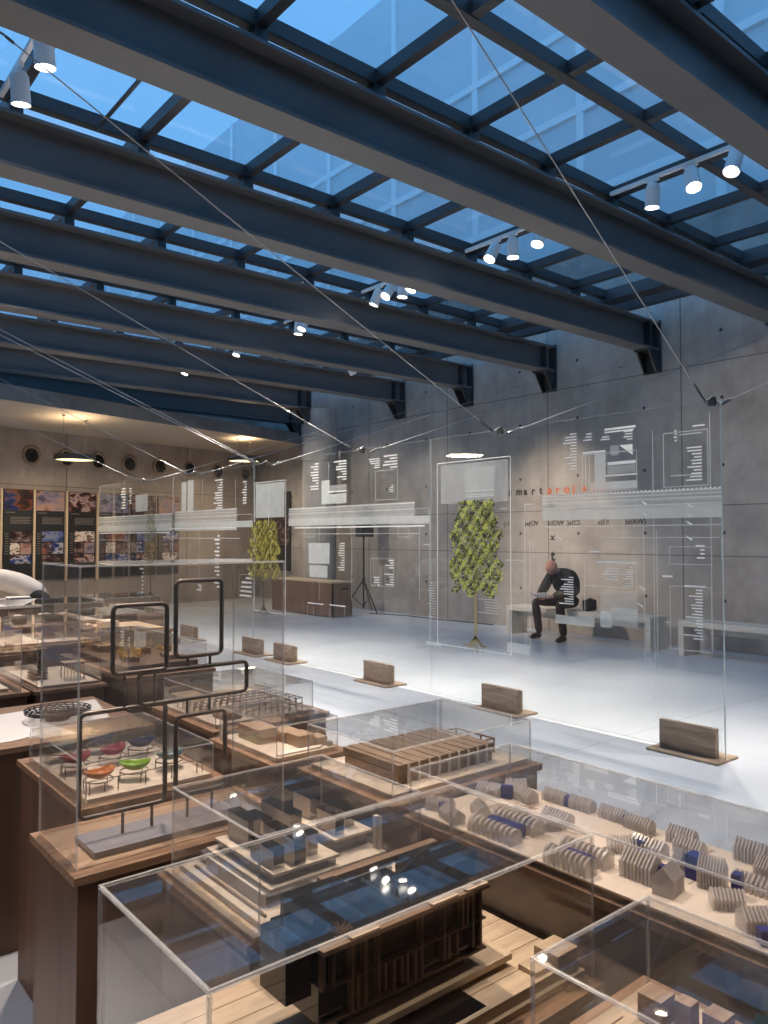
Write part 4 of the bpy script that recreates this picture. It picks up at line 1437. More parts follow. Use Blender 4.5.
# ================================================================== PLINTHS AND ACRYLIC COVERS
def plinth(label, x0, x1, y0, y1, z, top_mat=None, lip=0.006):
    t = thing('display_plinth', ((x0 + x1) / 2, (y0 + y1) / 2, 0), label, 'plinth', 'brown plinths under the models')
    MB().box(x0 + 0.012, x1 - 0.012, y0 + 0.012, y1 - 0.012, 0.0, z - 0.022).build('body', M['plinth'], t, bevel=0.002)
    MB().box(x0, x1, y0, y1, z - 0.022, z).build('top_board', top_mat or M['plinth_top'], t, bevel=0.002)
    return t


def cover(label, x0, x1, y0, y1, z0, z1, t=0.006, group='clear acrylic covers'):
    c = thing('acrylic_cover', ((x0 + x1) / 2, (y0 + y1) / 2, z0), label, 'display case cover', group)
    g = 0.0003
    s = MB()
    a, b = x0 + t + g, x1 - t - g
    s.box(a, b, y0, y0 + t, z0, z1 - t - g)
    s.build('front_sheet', M['acrylic'], c)
    MB().box(a, b, y1 - t, y1, z0, z1 - t - g).build('rear_sheet', M['acrylic'], c)
    MB().box(x0, x0 + t, y0 + t + g, y1 - t - g, z0, z1 - t - g).build('side_sheet', M['acrylic'], c)
    MB().box(x1 - t, x1, y0 + t + g, y1 - t - g, z0, z1 - t - g).build('side_sheet', M['acrylic'], c)
    MB().box(a, b, y0 + t + g, y1 - t - g, z1 - t, z1).build('top_sheet', M['acrylic'], c)
    e = MB()
    for xa in (x0, x1 - t):
        for ya in (y0, y1 - t):
            e.box(xa, xa + t, ya, ya + t, z0, z1 - t)
    for ya in (y0, y1 - t):
        e.box(x0, x1, ya, ya + t, z1 - t, z1)
    for xa in (x0, x1 - t):
        e.box(xa, xa + t, y0 + t, y1 - t, z1 - t, z1)
    e.build('polished_edge', M['edge'], c, bevel=t * 0.22)
    return c


def model(name, loc, label, cat='architectural model', group='architectural models'):
    return thing(name, loc, label, cat, group)


# ------------------------------------------------------------------ A: black slab building in the closest case
plinth('closest brown plinth, under the black slab building model', 0.462, 1.343, 0.928, 1.3625, 0.715)
cover('closest large acrylic cover, over the black slab building', 0.488, 1.343, 0.950, 1.3605, 0.7165, 1.0, 0.0065)
t = model('building_model', (0.9, 1.15, 0.717), 'model of a long black glossy slab building on pale boards in the closest case')
MB().box(0.505, 1.330, 0.965, 1.346, 0.717, 0.728).build('base_board', M['oak'], t)
gl = MB()
for i in range(7):
    y = 0.975 + i * 0.053
    gl.box(0.51, 1.325, y, y + 0.0512, 0.7285, 0.748)
gl.build('plank_ground', M['oak'], t)
gp = MB()
gp.box(0.80, 1.06, 0.985, 1.075, 0.7482, 0.7495)
gp.box(0.80, 1.15, 1.075, 1.335, 0.7482, 0.7495)
gp.build('black_pool', M['gloss_black'], t, label='glossy black ground of the model')
pl = MB()
pl.box(0.80, 1.20, 1.045, 1.20, 0.760, 0.772)
pl.build('raised_platform', M['oak'], t)
for (xa, xb, ya, yb, h) in ((1.255, 1.32, 0.975, 1.035, 0.034), (1.20, 1.25, 0.985, 1.03, 0.018)):
    MB().box(xa, xb, ya, yb, 0.748, 0.740 + h).build('timber_step', M['oak'], t, bevel=0.001)
pg = MB()
for x in (0.83, 0.95, 1.07, 1.18):
    for y in (1.07, 1.18):
        pg.box(x - 0.006, x + 0.006, y - 0.006, y + 0.006, 0.7495, 0.760)
pg.build('pier', M['black'], t)
bd = MB()
bd.box(0.745, 1.135, 1.065, 1.215, 0.800, 0.918)
bd.box(0.80, 1.10, 1.08, 1.20, 0.772, 0.800)
bd.build('black_volume', M['gloss_black'], t, label='glossy black glazed volume')
rb = MB()
for (xa, xb, ya, yb, za, zb) in ((0.685, 0.735, 1.07, 1.15, 0.85, 0.950), (0.765, 0.885, 1.11, 1.215, 0.918, 0.955), (0.90, 1.0, 1.075, 1.20, 0.918, 0.945), (1.03, 1.13, 1.10, 1.205, 0.918, 0.957), (1.135, 1.19, 1.13, 1.21, 0.80, 0.95)):
    rb.box(xa, xb, ya, yb, za, zb)
rb.build('roof_volume', M['gloss_black'], t, bevel=0.001)
M['fin_wood'] = wood('dark_fin_wood', lin(70, 48, 32), lin(96, 68, 46), rough=0.5)
fa = MB()
r = random.Random(5)
x = 0.745
while x < 1.125:
    z0 = r.choice((0.802, 0.815, 0.86))
    z1 = r.choice((0.86, 0.912, 0.918))
    if z1 - z0 > 0.03:
        fa.box(x, x + 0.006, 1.052, 1.066, z0, z1)
    x += r.uniform(0.012, 0.022)
fa.box(0.745, 1.135, 1.054, 1.066, 0.857, 0.860)
fa.box(0.745, 1.135, 1.054, 1.066, 0.800, 0.804)
fa.build('facade_fins', M['fin_wood'], t)
MB().box(0.742, 1.137, 1.046, 1.072, 0.918, 0.926).build('front_parapet', M['walnut'], t)
hl_ = MB()
for a, b_ in ((0.80, 0.86), (0.985, 1.05), (1.075, 1.13)):
    hl_.box(a, b_, 1.044, 1.060, 0.9262, 0.931)
hl_.build('parapet_rail', M['oak'], t)
MB().box(0.86, 1.16, 1.216, 1.236, 0.938, 0.952).build('rear_parapet', M['walnut'], t)


def dry_bush(mb, c, r, n, seed):
    q = random.Random(seed)
    c = Vector(c)
    for i in range(n):
        d = Vector((q.uniform(-1, 1), q.uniform(-1, 1), q.uniform(0.1, 1.2))).normalized()
        p = c + d * r * q.uniform(0.5, 1)
        m_ = c.lerp(p, 0.5) + Vector((q.uniform(-1, 1), q.uniform(-1, 1), q.uniform(-1, 1))) * r * 0.15
        mb.tube([c, m_, p], 0.0006, 4)
        mb.tube([m_, m_ + Vector((q.uniform(-1, 1), q.uniform(-1, 1), q.uniform(0, 1))) * r * 0.35], 0.0004, 3)


for c, r_, s_ in (((0.805, 1.085, 0.918), 0.028, 1), ((1.155, 1.07, 0.748), 0.026, 2), ((1.11, 1.06, 0.9262), 0.018, 4)):
    tw = MB()
    dry_bush(tw, c, r_, 55, s_)
    tw.build('dried_shrub', M['twig'], t)
tw = MB()
tw.tube([(0.548, 1.02, 0.748), (0.549, 1.021, 0.79), (0.547, 1.02, 0.85)], 0.0007, 4)
dry_bush(tw, (0.548, 1.02, 0.79), 0.028, 24, 9)
dry_bush(tw, (0.548, 1.02, 0.815), 0.020, 20, 10)
tw.build('twig_tree', M['twig'], t)
co = MB().cyl((0.815, 1.005, 0.7496), (0.815, 1.005, 0.80), 0.006, n=12)
co.build('clear_column', M['grey_clear'], t)

# ------------------------------------------------------------------ E: small case at the right edge
plinth('brown plinth at the lower right corner, under the wooden block town', 0.862, 1.205, 0.05, 0.755, 0.852)
cover('small acrylic cover at the lower right corner', 0.882, 1.186, 0.06, 0.735, 0.8535, 1.0, 0.0055)
t = model('town_model', (1.03, 0.5, 0.854), 'model of wooden blocks and a dark green glass roof at the lower right')
MB().box(0.890, 1.178, 0.07, 0.726, 0.854, 0.862).build('base_board', M['oak'], t)
for (xa, xb, ya, yb, h) in ((1.075, 1.115, 0.645, 0.685, 0.040), (1.100, 1.126, 0.612, 0.638, 0.040), (1.122, 1.156, 0.572, 0.606, 0.028), (1.00, 1.045, 0.58, 0.62, 0.010), (0.93, 0.97, 0.64, 0.68, 0.010),
                            (1.02, 1.06, 0.50, 0.54, 0.014), (0.94, 0.99, 0.50, 0.56, 0.020)):
    MB().box(xa, xb, ya, yb, 0.862, 0.862 + h).build('block', M['block'], t, bevel=0.001)
gr = MB()
gr.prism([(1.075, 0.862), (1.172, 0.862), (1.172, 0.900), (1.125, 0.925), (1.075, 0.900)], 0.40, 0.525, 'y')
M['dark_glass'] = plain('dark_green_glass', (0.012, 0.028, 0.024, 1), rough=0.08)
gr.build('glass_roof', M['dark_glass'], t, label='dark green glass roof')
for y in (0.43, 0.465, 0.50):
    MB().tube([(1.075, y, 0.902), (1.125, y, 0.927), (1.172, y, 0.902)], 0.0013, 5).build('roof_rib', M['fitting'], t)
rd = MB()
for i in range(6):
    rd.box(0.90, 1.06, 0.70 - i * 0.035, 0.702 - i * 0.035, 0.862, 0.8634)
rd.build('street_line', M['walnut'], t)

# ------------------------------------------------------------------ B: stepped model with mirrored towers
plinth('brown plinth of the stepped tower model, right behind the closest case', 0.785, 1.285, 1.366, 1.800, 0.795)
cover('acrylic cover over the stepped mirrored towers', 0.812, 1.250, 1.367, 1.775, 0.806, 1.0, 0.0045)
t = model('building_model', (1.03, 1.57, 0.796), 'stepped pale terrace model with mirrored towers in the second case')
MB().box(0.800, 1.262, 1.3675, 1.787, 0.7955, 0.8045).build('tray', M['oak'], t)
MB().box(0.826, 1.235, 1.385, 1.76, 0.8045, 0.818).build('base_board', M['board'], t, bevel=0.001)
layers = [((0.872, 1.215, 1.430, 1.745), 0.818, 0.842, 'grey_clear', 'smoky_layer'), ((0.885, 1.208, 1.445, 1.738), 0.842, 0.848, 'board', 'terrace'),
          ((0.905, 1.070, 1.46, 1.72), 0.848, 0.866, 'grey_clear', 'smoky_layer'), ((0.900, 1.075, 1.455, 1.725), 0.866, 0.872, 'board', 'terrace'),
          ((1.105, 1.20, 1.51, 1.73), 0.848, 0.878, 'grey_clear', 'smoky_layer'), ((1.095, 1.21, 1.50, 1.735), 0.878, 0.884, 'board', 'terrace')]
for (xa, xb, ya, yb), za, zb, mt, nm in layers:
    MB().box(xa, xb, ya, yb, za, zb).build(nm, M[mt], t)
for (xa, xb, ya, yb, za, zb) in ((0.912, 0.940, 1.475, 1.575, 0.872, 0.915), (0.958, 0.988, 1.462, 1.590, 0.872, 0.932), (0.930, 0.962, 1.615, 1.715, 0.872, 0.936), (1.008, 1.036, 1.485, 1.545, 0.872, 0.925), (1.020, 1.052, 1.575, 1.71, 0.872, 0.942),
                                 (1.112, 1.138, 1.520, 1.60, 0.884, 0.934), (1.160, 1.188, 1.545, 1.64, 0.884, 0.926), (1.125, 1.155, 1.645, 1.725, 0.884, 0.940), (0.985, 1.010, 1.640, 1.72, 0.872, 0.918)):
    w_ = thing('tower', ((xa + xb) / 2, (ya + yb) / 2, za), None, None)
    w_.parent = t
    w_.location = Vector(w_.location) - Vector(t.location)
    MB().box(xa, xb, ya + 0.0015, yb, za, zb - 0.003).build('pale_shaft', M['board'], w_)
    MB().box(xa, xb, ya, ya + 0.0012, za, zb - 0.003).build('mirror_front', M['mirror'], w_)
    MB().box(xa - 0.001, xb + 0.001, ya - 0.001, yb + 0.001, zb - 0.003, zb).build('dark_cap', M['gloss_black'], w_)
st = MB()
st.box(1.196, 1.209, 1.470, 1.482, 0.818, 0.925)
st.prism([(1.196, 0.818), (1.235, 0.818), (1.212, 0.835), (1.209, 0.86), (1.209, 0.925), (1.205, 0.925)], 1.462, 1.468, 'y')
st.build('curved_mast', M['board'], t)
rl = MB()
rl.box(0.905, 1.18, 1.392, 1.408, 0.818, 0.832)
rl.box(0.905, 1.18, 1.390, 1.410, 0.832, 0.836)
rl.build('front_strip', M['grey_clear'], t)
MB().box(0.845, 0.85, 1.40, 1.72, 0.818, 0.824).build('edge_strip', M['walnut'], t)
pf = MB()
for (xa, xb, ya, yb, z) in ((0.865, 0.872, 1.44, 1.70, 0.845), (0.99, 1.03, 1.43, 1.445, 0.838), (1.07, 1.10, 1.62, 1.70, 0.862)):
    pf.box(xa, xb, ya, yb, 0.818, z)
pf.build('low_wall', M['board_white'], t)

# ------------------------------------------------------------------ F: long case of little clear ribbed houses
plinth('long brown plinth of the little clear houses on the right', 1.3455, 1.770, 0.10, 1.545, 0.875)
cover('long acrylic cover over the little clear ribbed houses', 1.3490, 1.742, 0.13, 1.522, 0.8765, 1.0, 0.0055)
t = model('settlement_model', (1.55, 0.9, 0.877), 'model of many little clear ribbed houses with blue cores on a pale plan')
MB().box(1.3555, 1.735, 0.137, 1.5155, 0.877, 0.889).build('base_board', M['walnut'], t)
M['plan_board'] = plain('plan_board', lin(208, 194, 180), rough=0.7, noise=0.05, scale=20)
MB().box(1.358, 1.732, 0.14, 1.512, 0.889, 0.8915).build('ground_plan', M['plan_board'], t)
gp = MB()
r = random.Random(3)
for i in range(46):
    x, y = r.uniform(1.40, 1.68), r.uniform(0.45, 1.45)
    if i % 3 == 0:
        gp.box(x, x + 0.003, y - 0.05, y + 0.05, 0.8915, 0.8919)
    elif i % 3 == 1:
        gp.box(x - 0.04, x + 0.04, y, y + 0.003, 0.8915, 0.8919)
    else:
        for a in range(3):
            for b_ in range(2):
                gp.box(x + a * 0.014, x + a * 0.014 + 0.010, y + b_ * 0.014, y + b_ * 0.014 + 0.010, 0.8915, 0.8919)
gp.build('plan_drawing', M['house_print'], t)


def house(x, y, L_, W, H, rz=0.0, barrel=False, n=9, core=None):
    """clear house made of spaced profile plates, ridge along local x"""
    e = thing('house', (x, y, 0.892), None, None)
    e.parent = t
    e.location = Vector((x, y, 0.892)) - Vector(t.location)
    if barrel:
        prof = [(-W / 2, 0), (W / 2, 0), (W / 2, H * 0.45)] + [(W / 2 * math.cos(a), H * 0.45 + H * 0.55 * math.sin(a)) for a in [PI * i / 8 for i in range(1, 8)]] + [(-W / 2, H * 0.45)]
    else:
        prof = [(-W / 2, 0), (W / 2, 0), (W / 2, H * 0.58), (0, H), (-W / 2, H * 0.58)]
    c, s = math.cos(rz), math.sin(rz)
    b = MB()
    th = L_ / n * 0.5
    np_ = len(prof)
    for k in range(n):
        u0 = -L_ / 2 + (L_ - th) * k / (n - 1)
        vs = []
        for u in (u0, u0 + th):
            for a, z in prof:
                vs.append((x + u * c - a * s, y + u * s + a * c, 0.892 + z))
        fs = [tuple(range(np_ - 1, -1, -1)), tuple(range(np_, 2 * np_))] + [(i, (i + 1) % np_, np_ + (i + 1) % np_, np_ + i) for i in range(np_)]
        b.add(vs, fs)
    b.build('ribbed_shell', M['house'], e)
    if core:
        du_, dv, cl, cw, chh = core
        m = MB()
        m.obox((x + du_ * c - dv * s, y + du_ * s + dv * c, 0.892 + chh / 2), (cl / 2, cw / 2, chh / 2), rz)
        m.build('blue_core', M['blue'], e)
    return e


HY = PI / 2
Hs = [  # x, y, length, width, height, rotation, barrel, core
    (1.415, 1.475, 0.070, 0.038, 0.034, HY + 0.4, False, None), (1.385, 1.400, 0.070, 0.040, 0.036, HY - 0.3, False, (0.048, 0.0, 0.018, 0.02, 0.03)), (1.462, 1.375, 0.070, 0.040, 0.036, HY - 0.6, False, None),
    (1.600, 1.470, 0.065, 0.040, 0.036, HY + 0.35, False, (-0.05, 0.0, 0.03, 0.016, 0.034)), (1.640, 1.385, 0.075, 0.042, 0.038, HY - 0.2, False, None), (1.685, 1.450, 0.056, 0.034, 0.034, HY + 0.9, False, None),
    (1.388, 1.262, 0.135, 0.042, 0.036, HY, True, None), (1.470, 1.262, 0.130, 0.042, 0.036, HY, True, (0.0, 0.043, 0.10, 0.03, 0.026)),
    (1.515, 1.300, 0.060, 0.038, 0.034, HY + 0.5, True, None), (1.520, 1.215, 0.070, 0.040, 0.034, HY + 1.0, False, (0.045, 0.01, 0.018, 0.03, 0.03)), (1.575, 1.222, 0.075, 0.040, 0.034, HY, False, None),
    (1.380, 1.040, 0.110, 0.040, 0.038, HY, True, None), (1.440, 1.040, 0.115, 0.042, 0.038, HY, True, (0.0, 0.036, 0.08, 0.022, 0.028)),
    (1.696, 1.320, 0.070, 0.034, 0.034, HY, False, (-0.042, 0, 0.012, 0.026, 0.026)), (1.698, 1.238, 0.066, 0.034, 0.034, HY, False, None),
    (1.700, 1.145, 0.070, 0.034, 0.034, HY, False, (-0.040, 0, 0.01, 0.026, 0.024)), (1.690, 1.066, 0.068, 0.034, 0.034, HY, False, None),
    (1.690, 0.955, 0.064, 0.036, 0.040, HY, False, None), (1.650, 0.915, 0.064, 0.036, 0.036, HY, False, None),
    (1.545, 1.020, 0.060, 0.036, 0.036, HY + 0.8, False, (-0.04, 0.0, 0.03, 0.02, 0.026)), (1.585, 0.975, 0.075, 0.040, 0.034, HY, False, None),
    (1.455, 0.915, 0.072, 0.052, 0.058, HY, False, (-0.048, -0.012, 0.02, 0.02, 0.036)), (1.440, 0.845, 0.056, 0.044, 0.058, 0.15, False, None),
    (1.545, 0.880, 0.020, 0.030, 0.050, HY, False, (-0.036, 0.0, 0.030, 0.034, 0.048)), (1.530, 0.800, 0.050, 0.044, 0.064, HY + 0.2, False, (-0.05, 0.01, 0.018, 0.024, 0.044)),
    (1.575, 0.735, 0.080, 0.040, 0.036, HY, False, None), (1.708, 0.805, 0.066, 0.030, 0.050, HY, False, None), (1.655, 0.740, 0.050, 0.050, 0.046, HY, False, None),
    (1.470, 0.740, 0.060, 0.040, 0.036, HY + 0.7, False, None), (1.425, 0.660, 0.065, 0.045, 0.045, HY + 0.9, False, (0.0, 0.045, 0.045, 0.02, 0.026)),
    (1.500, 0.600, 0.080, 0.044, 0.040, HY, False, None), (1.600, 0.570, 0.075, 0.044, 0.040, HY, False, None)]
for h in Hs:
    house(*h[:7], core=h[7])

# ------------------------------------------------------------------ G: timber block with a slatted roof
plinth('brown plinth of the timber roof model beside the stands', 1.400, 2.050, 1.650, 2.130, 0.855)
cover('acrylic cover over the long timber roof model', 1.420, 2.020, 1.672, 2.095, 0.8565, 1.0, 0.0045)
t = model('building_model', (1.7, 1.85, 0.857), 'timber block model with a long slatted brown roof')
MB().box(1.430, 2.010, 1.680, 2.085, 0.857, 0.872).build('base_board', M['board'], t)
MB().box(1.500, 1.905, 1.740, 2.0, 0.872, 0.905).build('timber_block', M['walnut'], t)
M['grey_wood'] = wood('weathered_slat', lin(110, 92, 76), lin(142, 122, 102), rough=0.5, scale=(6, 60, 60), axis='y')
rf = MB()
for i in range(19):
    x = 1.497 + i * 0.0215
    rf.box(x, x + 0.0202, 1.733, 2.006, 0.905 + (0.004 if i % 3 == 0 else 0.0), 0.930 + 0.0015 * (i % 2))
rf.build('slatted_roof', M['grey_wood'], t)
cn = MB()
for i in range(9):
    cn.box(1.53 + i * 0.042, 1.536 + i * 0.042, 1.728, 1.734, 0.872, 0.93)
cn.build('end_post', M['board_white'], t)
fr = MB()
for z in (0.872, 0.915):
    for y in (1.80, 1.98):
        fr.box(1.915, 1.985, y, y + 0.005, z, z + 0.005)
    for x in (1.915, 1.98):
        fr.box(x, x + 0.005, 1.80, 1.985, z, z + 0.005)
for x in (1.915, 1.98):
    for y in (1.80, 1.86, 1.92, 1.98):
        fr.box(x, x + 0.005, y, y + 0.005, 0.872, 0.915)
fr.build('open_frame', M['walnut'], t)

# ------------------------------------------------------------------ H: stepped wooden blocks
plinth('brown plinth of the stepped wooden blocks, behind the timber roof model', 1.330, 1.640, 2.150, 2.600, 0.866)
cover('acrylic cover over the stepped plain wooden blocks', 1.352, 1.600, 2.172, 2.560, 0.8675, 0.985, 0.004)
t = model('massing_model', (1.48, 2.36, 0.868), 'plain stepped wooden blocks on a pale board')
MB().box(1.358, 1.594, 2.179, 2.553, 0.868, 0.880).build('base_board', M['board'], t)
for (xa, xb, ya, yb, h) in ((1.395, 1.475, 2.36, 2.50, 0.050), (1.475, 1.545, 2.32, 2.42, 0.036), (1.480, 1.545, 2.235, 2.315, 0.040), (1.545, 1.585, 2.215, 2.27, 0.030), (1.50, 1.57, 2.44, 2.53, 0.045)):
    MB().box(xa, xb, ya, yb, 0.880, 0.880 + h).build('block', M['block'], t, bevel=0.0008)
MB().box(1.573, 1.590, 2.19, 2.215, 0.880, 0.895).build('grey_block', M['slate'], t)
wl2 = MB()
wl2.prism([(1.37, 2.19), (1.54, 2.19), (1.56, 2.21), (1.38, 2.22)], 0.880, 0.886)
wl2.build('ramp', M['board_white'], t)

M['pale_top'] = wood('pale_top_board', lin(168, 138, 112), lin(196, 168, 142), rough=0.45, scale=(5, 60, 60))
# ------------------------------------------------------------------ C: tall case with bent metal frames
plinth('tall case plinth, brown with a pale top, standing at the left', 0.630, 1.270, 1.915, 2.285, 0.785)
MB().box(0.652, 1.233, 1.957, 2.248, 0.7852, 0.7868).build('inlay_board', M['pale_top'], bpy.data.objects['display_plinth.%03d' % (len([o for o in bpy.data.objects if o.name.startswith('display_plinth')]) - 1)])
cover('tallest acrylic cover, over the bent metal frames', 0.645, 1.240, 1.950, 2.255, 0.7865, 1.53, 0.005)
t = model('frame_sculpture', (0.92, 2.08, 0.787), 'stacked rounded metal frames on thin stems over a grey plate', 'model', 'architectural models')
MB().box(0.705, 1.19, 1.99, 2.14, 0.787, 0.803).build('base_plate', M['slate'], t, bevel=0.001)


def rframe(xa, xb, za, zb, r=0.016, tr=0.0065, y=2.08):
    pts = []
    for cx, cz, a0 in ((xb - r, zb - r, 0), (xa + r, zb - r, 1), (xa + r, za + r, 2), (xb - r, za + r, 3)):
        for k in range(6):
            a = (a0 + k / 5) * PI / 2
            pts.append((cx + r * math.cos(a), y, cz + r * math.sin(a)))
    m = MB()
    m.tube(pts, tr, 10, closed=True)
    return m


FR = [(0.779, 0.932, 1.229, 1.413), (0.959, 1.103, 1.258, 1.474), (0.853, 1.188, 1.137, 1.225), (0.694, 0.930, 0.863, 1.135), (0.962, 1.117, 0.868, 1.090)]
for f in FR:
    rframe(*f).build('rounded_frame', M['frame_metal'], t, smooth=True)
for x, za, zb in ((0.811, 0.803, 0.863), (0.893, 0.803, 0.863), (0.998, 0.803, 0.868), (1.075, 0.803, 0.868), (0.812, 1.135, 1.229), (0.898, 1.135, 1.229), (0.996, 1.09, 1.137), (1.066, 1.09, 1.137), (0.996, 1.225, 1.258), (1.066, 1.225, 1.258)):
    MB().cyl((x, 2.08, za), (x, 2.08, zb), 0.0042, n=10).build('stem', M['frame_metal'], t)

# ------------------------------------------------------------------ J: lacquered shells on wire stands
plinth('brown plinth of the coloured shells, left behind the tall case', 0.795, 1.290, 2.375, 3.060, 0.787)
cover('acrylic cover over the coloured shells on wire stands', 0.822, 1.250, 2.405, 3.000, 0.7885, 0.905, 0.004)
t = model('shell_model', (1.03, 2.7, 0.789), 'row of coloured lacquered shells on wire stands over a pale board', 'model', 'architectural models')
MB().box(0.83, 1.242, 2.413, 2.992, 0.789, 0.800).build('base_board', M['board'], t)


def shell(x, y, z, ln, w, h, rz, mat):
    m = MB()
    nu, nv = 14, 10
    vs = []
    for i in range(nu + 1):
        u = -1 + 2 * i / nu
        rr = math.sqrt(max(0.0, 1 - u * u * 0.96)) * (1 + 0.12 * u)
        for j in range(nv + 1):
            a = PI * (1.02 + 0.96 * j / nv)
            px_, py_, pz_ = u * ln / 2, math.cos(a) * w / 2 * rr, math.sin(a) * h * rr + (u * u) * h * 0.35
            vs.append((x + px_ * math.cos(rz) - py_ * math.sin(rz), y + px_ * math.sin(rz) + py_ * math.cos(rz), z + h + pz_))
    fs = [(i * (nv + 1) + j, i * (nv + 1) + j + 1, (i + 1) * (nv + 1) + j + 1, (i + 1) * (nv + 1) + j) for i in range(nu) for j in range(nv)]
    m.add(vs, fs)
    o = m.build('shell', mat, t, smooth=True)
    o.modifiers.new('thick', 'SOLIDIFY').thickness = 0.003


for x, y, mt, rz in ((0.895, 2.50, 'orange', 0.2), (1.02, 2.52, 'green', -0.6), (1.16, 2.56, 'teal', 0.3), (0.895, 2.72, 'red', 0.1), (1.03, 2.74, 'red', 0.5), (1.15, 2.78, 'navy', 0.2), (0.90, 2.90, 'teal', 0.4), (1.05, 2.92, 'navy', -0.2)):
    shell(x, y, 0.830, 0.105, 0.070, 0.026, rz, M[mt])
    ring = MB()
    ring.tube([(x + 0.045 * math.cos(a), y + 0.045 * math.sin(a), 0.829) for a in [2 * PI * i / 24 for i in range(24)]], 0.0022, 6, closed=True)
    for a in (0.6, 2.7, 4.8):
        ring.tube([(x + 0.045 * math.cos(a), y + 0.045 * math.sin(a), 0.829), (x + 0.045 * math.cos(a), y + 0.045 * math.sin(a), 0.800)], 0.0018, 6)
    ring.build('wire_stand', M['wire'], t)
for i in range(5):
    p = MB().tube([(0.85 + i * 0.09, 2.45, 0.80), (0.85 + i * 0.09, 2.45, 0.842)], 0.0022, 6)
    p.build('pin', M['wire'], t)
rail = MB()
rail.tube([(0.84, 2.45, 0.842), (1.23, 2.45, 0.842)], 0.0016, 6)
rail.tube([(0.84, 2.65, 0.842), (1.23, 2.65, 0.842)], 0.0016, 6)
for x in (0.84, 1.23):
    for y in (2.45, 2.65):
        rail.tube([(x, y, 0.80), (x, y, 0.842)], 0.0016, 6)
rail.build('wire_rail', M['wire'], t)

# ------------------------------------------------------------------ D: low table with paper sheet and wire dish
plinth('wide dark table at the left edge, carrying paper and the wire dish', -0.60, 1.405, 3.24, 4.02, 0.787)
pp = MB()
pp.prism([(0.20, 3.30), (0.85, 3.335), (1.30, 3.50), (1.385, 3.93), (0.90, 3.86), (0.30, 3.80)], 0.788, 0.7895)
tag(pp.build('paper_sheet', M['paper']), 'large angular white paper sheet under the dark wire dish', 'paper sheet')
M['dish_black'] = plain('black_wire', (0.02, 0.02, 0.02, 1), rough=0.25)
t = thing('wire_dish', (1.105, 3.60, 0.79), 'dark round openwork wire dish on the white paper', 'dish')
dm = MB()
cx, cy, cz = 1.105, 3.60, 0.832
for rr, dz in ((0.138, 0.004), (0.136, -0.006), (0.115, -0.010), (0.10, -0.014), (0.07, -0.016), (0.04, -0.018)):
    dm.tube([(cx + rr * math.cos(a), cy + rr * math.sin(a), cz + dz) for a in [2 * PI * i / 30 for i in range(30)]], 0.0026, 6, closed=True)
for i in range(24):
    a = 2 * PI * i / 24
    for sg in (1, -1):
        b_ = a + 0.6 * sg
        dm.tube([(cx + 0.138 * math.cos(a), cy + 0.138 * math.sin(a), cz), (cx + 0.1 * math.cos((a + b_) / 2), cy + 0.1 * math.sin((a + b_) / 2), cz - 0.010), (cx + 0.03 * math.cos(b_), cy + 0.03 * math.sin(b_), cz - 0.016)], 0.0022, 5)
dm.build('woven_bowl', M['dish_black'], t)
MB().lathe([(0.0, 0.79), (0.05, 0.79), (0.05, 0.812), (0, 0.815)], (cx, cy, 0), n=20).build('foot', M['black'], t, smooth=True)
M['steel_pin'] = M['wire']

# ------------------------------------------------------------------ I: lattice of wooden frames
plinth('brown plinth of the open lattice model, behind the wooden blocks', 1.410, 1.960, 2.72, 3.30, 0.853)
cover('acrylic cover over the open lattice of wooden frames', 1.440, 1.900, 2.760, 3.24, 0.8545, 0.985, 0.004)
t = model('lattice_model', (1.66, 3.0, 0.855), 'open lattice model of rows of small wooden frames')
MB().box(1.446, 1.893, 2.766, 3.233, 0.855, 0.866).build('base_board', M['board'], t)
MB().box(1.50, 1.58, 2.80, 2.90, 0.866, 0.895).build('solid_block', M['walnut'], t)
for i in range(8):
    lf = MB()
    y = 2.80 + i * 0.052
    x0_ = 1.60 if i < 3 else 1.47
    x1_ = 1.87
    nn_ = int((x1_ - x0_) / 0.03)
    for k_ in range(nn_ + 1):
        x = x0_ + k_ * (x1_ - x0_) / nn_
        lf.box(x - 0.0015, x + 0.0015, y - 0.0015, y + 0.0015, 0.866, 0.912)
    for z in (0.888, 0.910):
        lf.box(x0_ - 0.002, x1_ + 0.002, y - 0.0016, y + 0.0016, z, z + 0.003)
    for k_ in range(0, nn_ + 1):
        if i < 7:
            x = x0_ + k_ * (x1_ - x0_) / nn_
            lf.box(x - 0.0013, x + 0.0013, y + 0.0017, y + 0.0503, 0.910, 0.9126)
    lf.build('frame_row', M['walnut'] if i % 2 else M['frame_metal'], t)
sl = MB()
for i in range(12):
    sl.box(1.455, 1.565, 3.0 + i * 0.018, 3.010 + i * 0.018, 0.9135, 0.920)
sl.build('slat_roof', M['oak'], t)

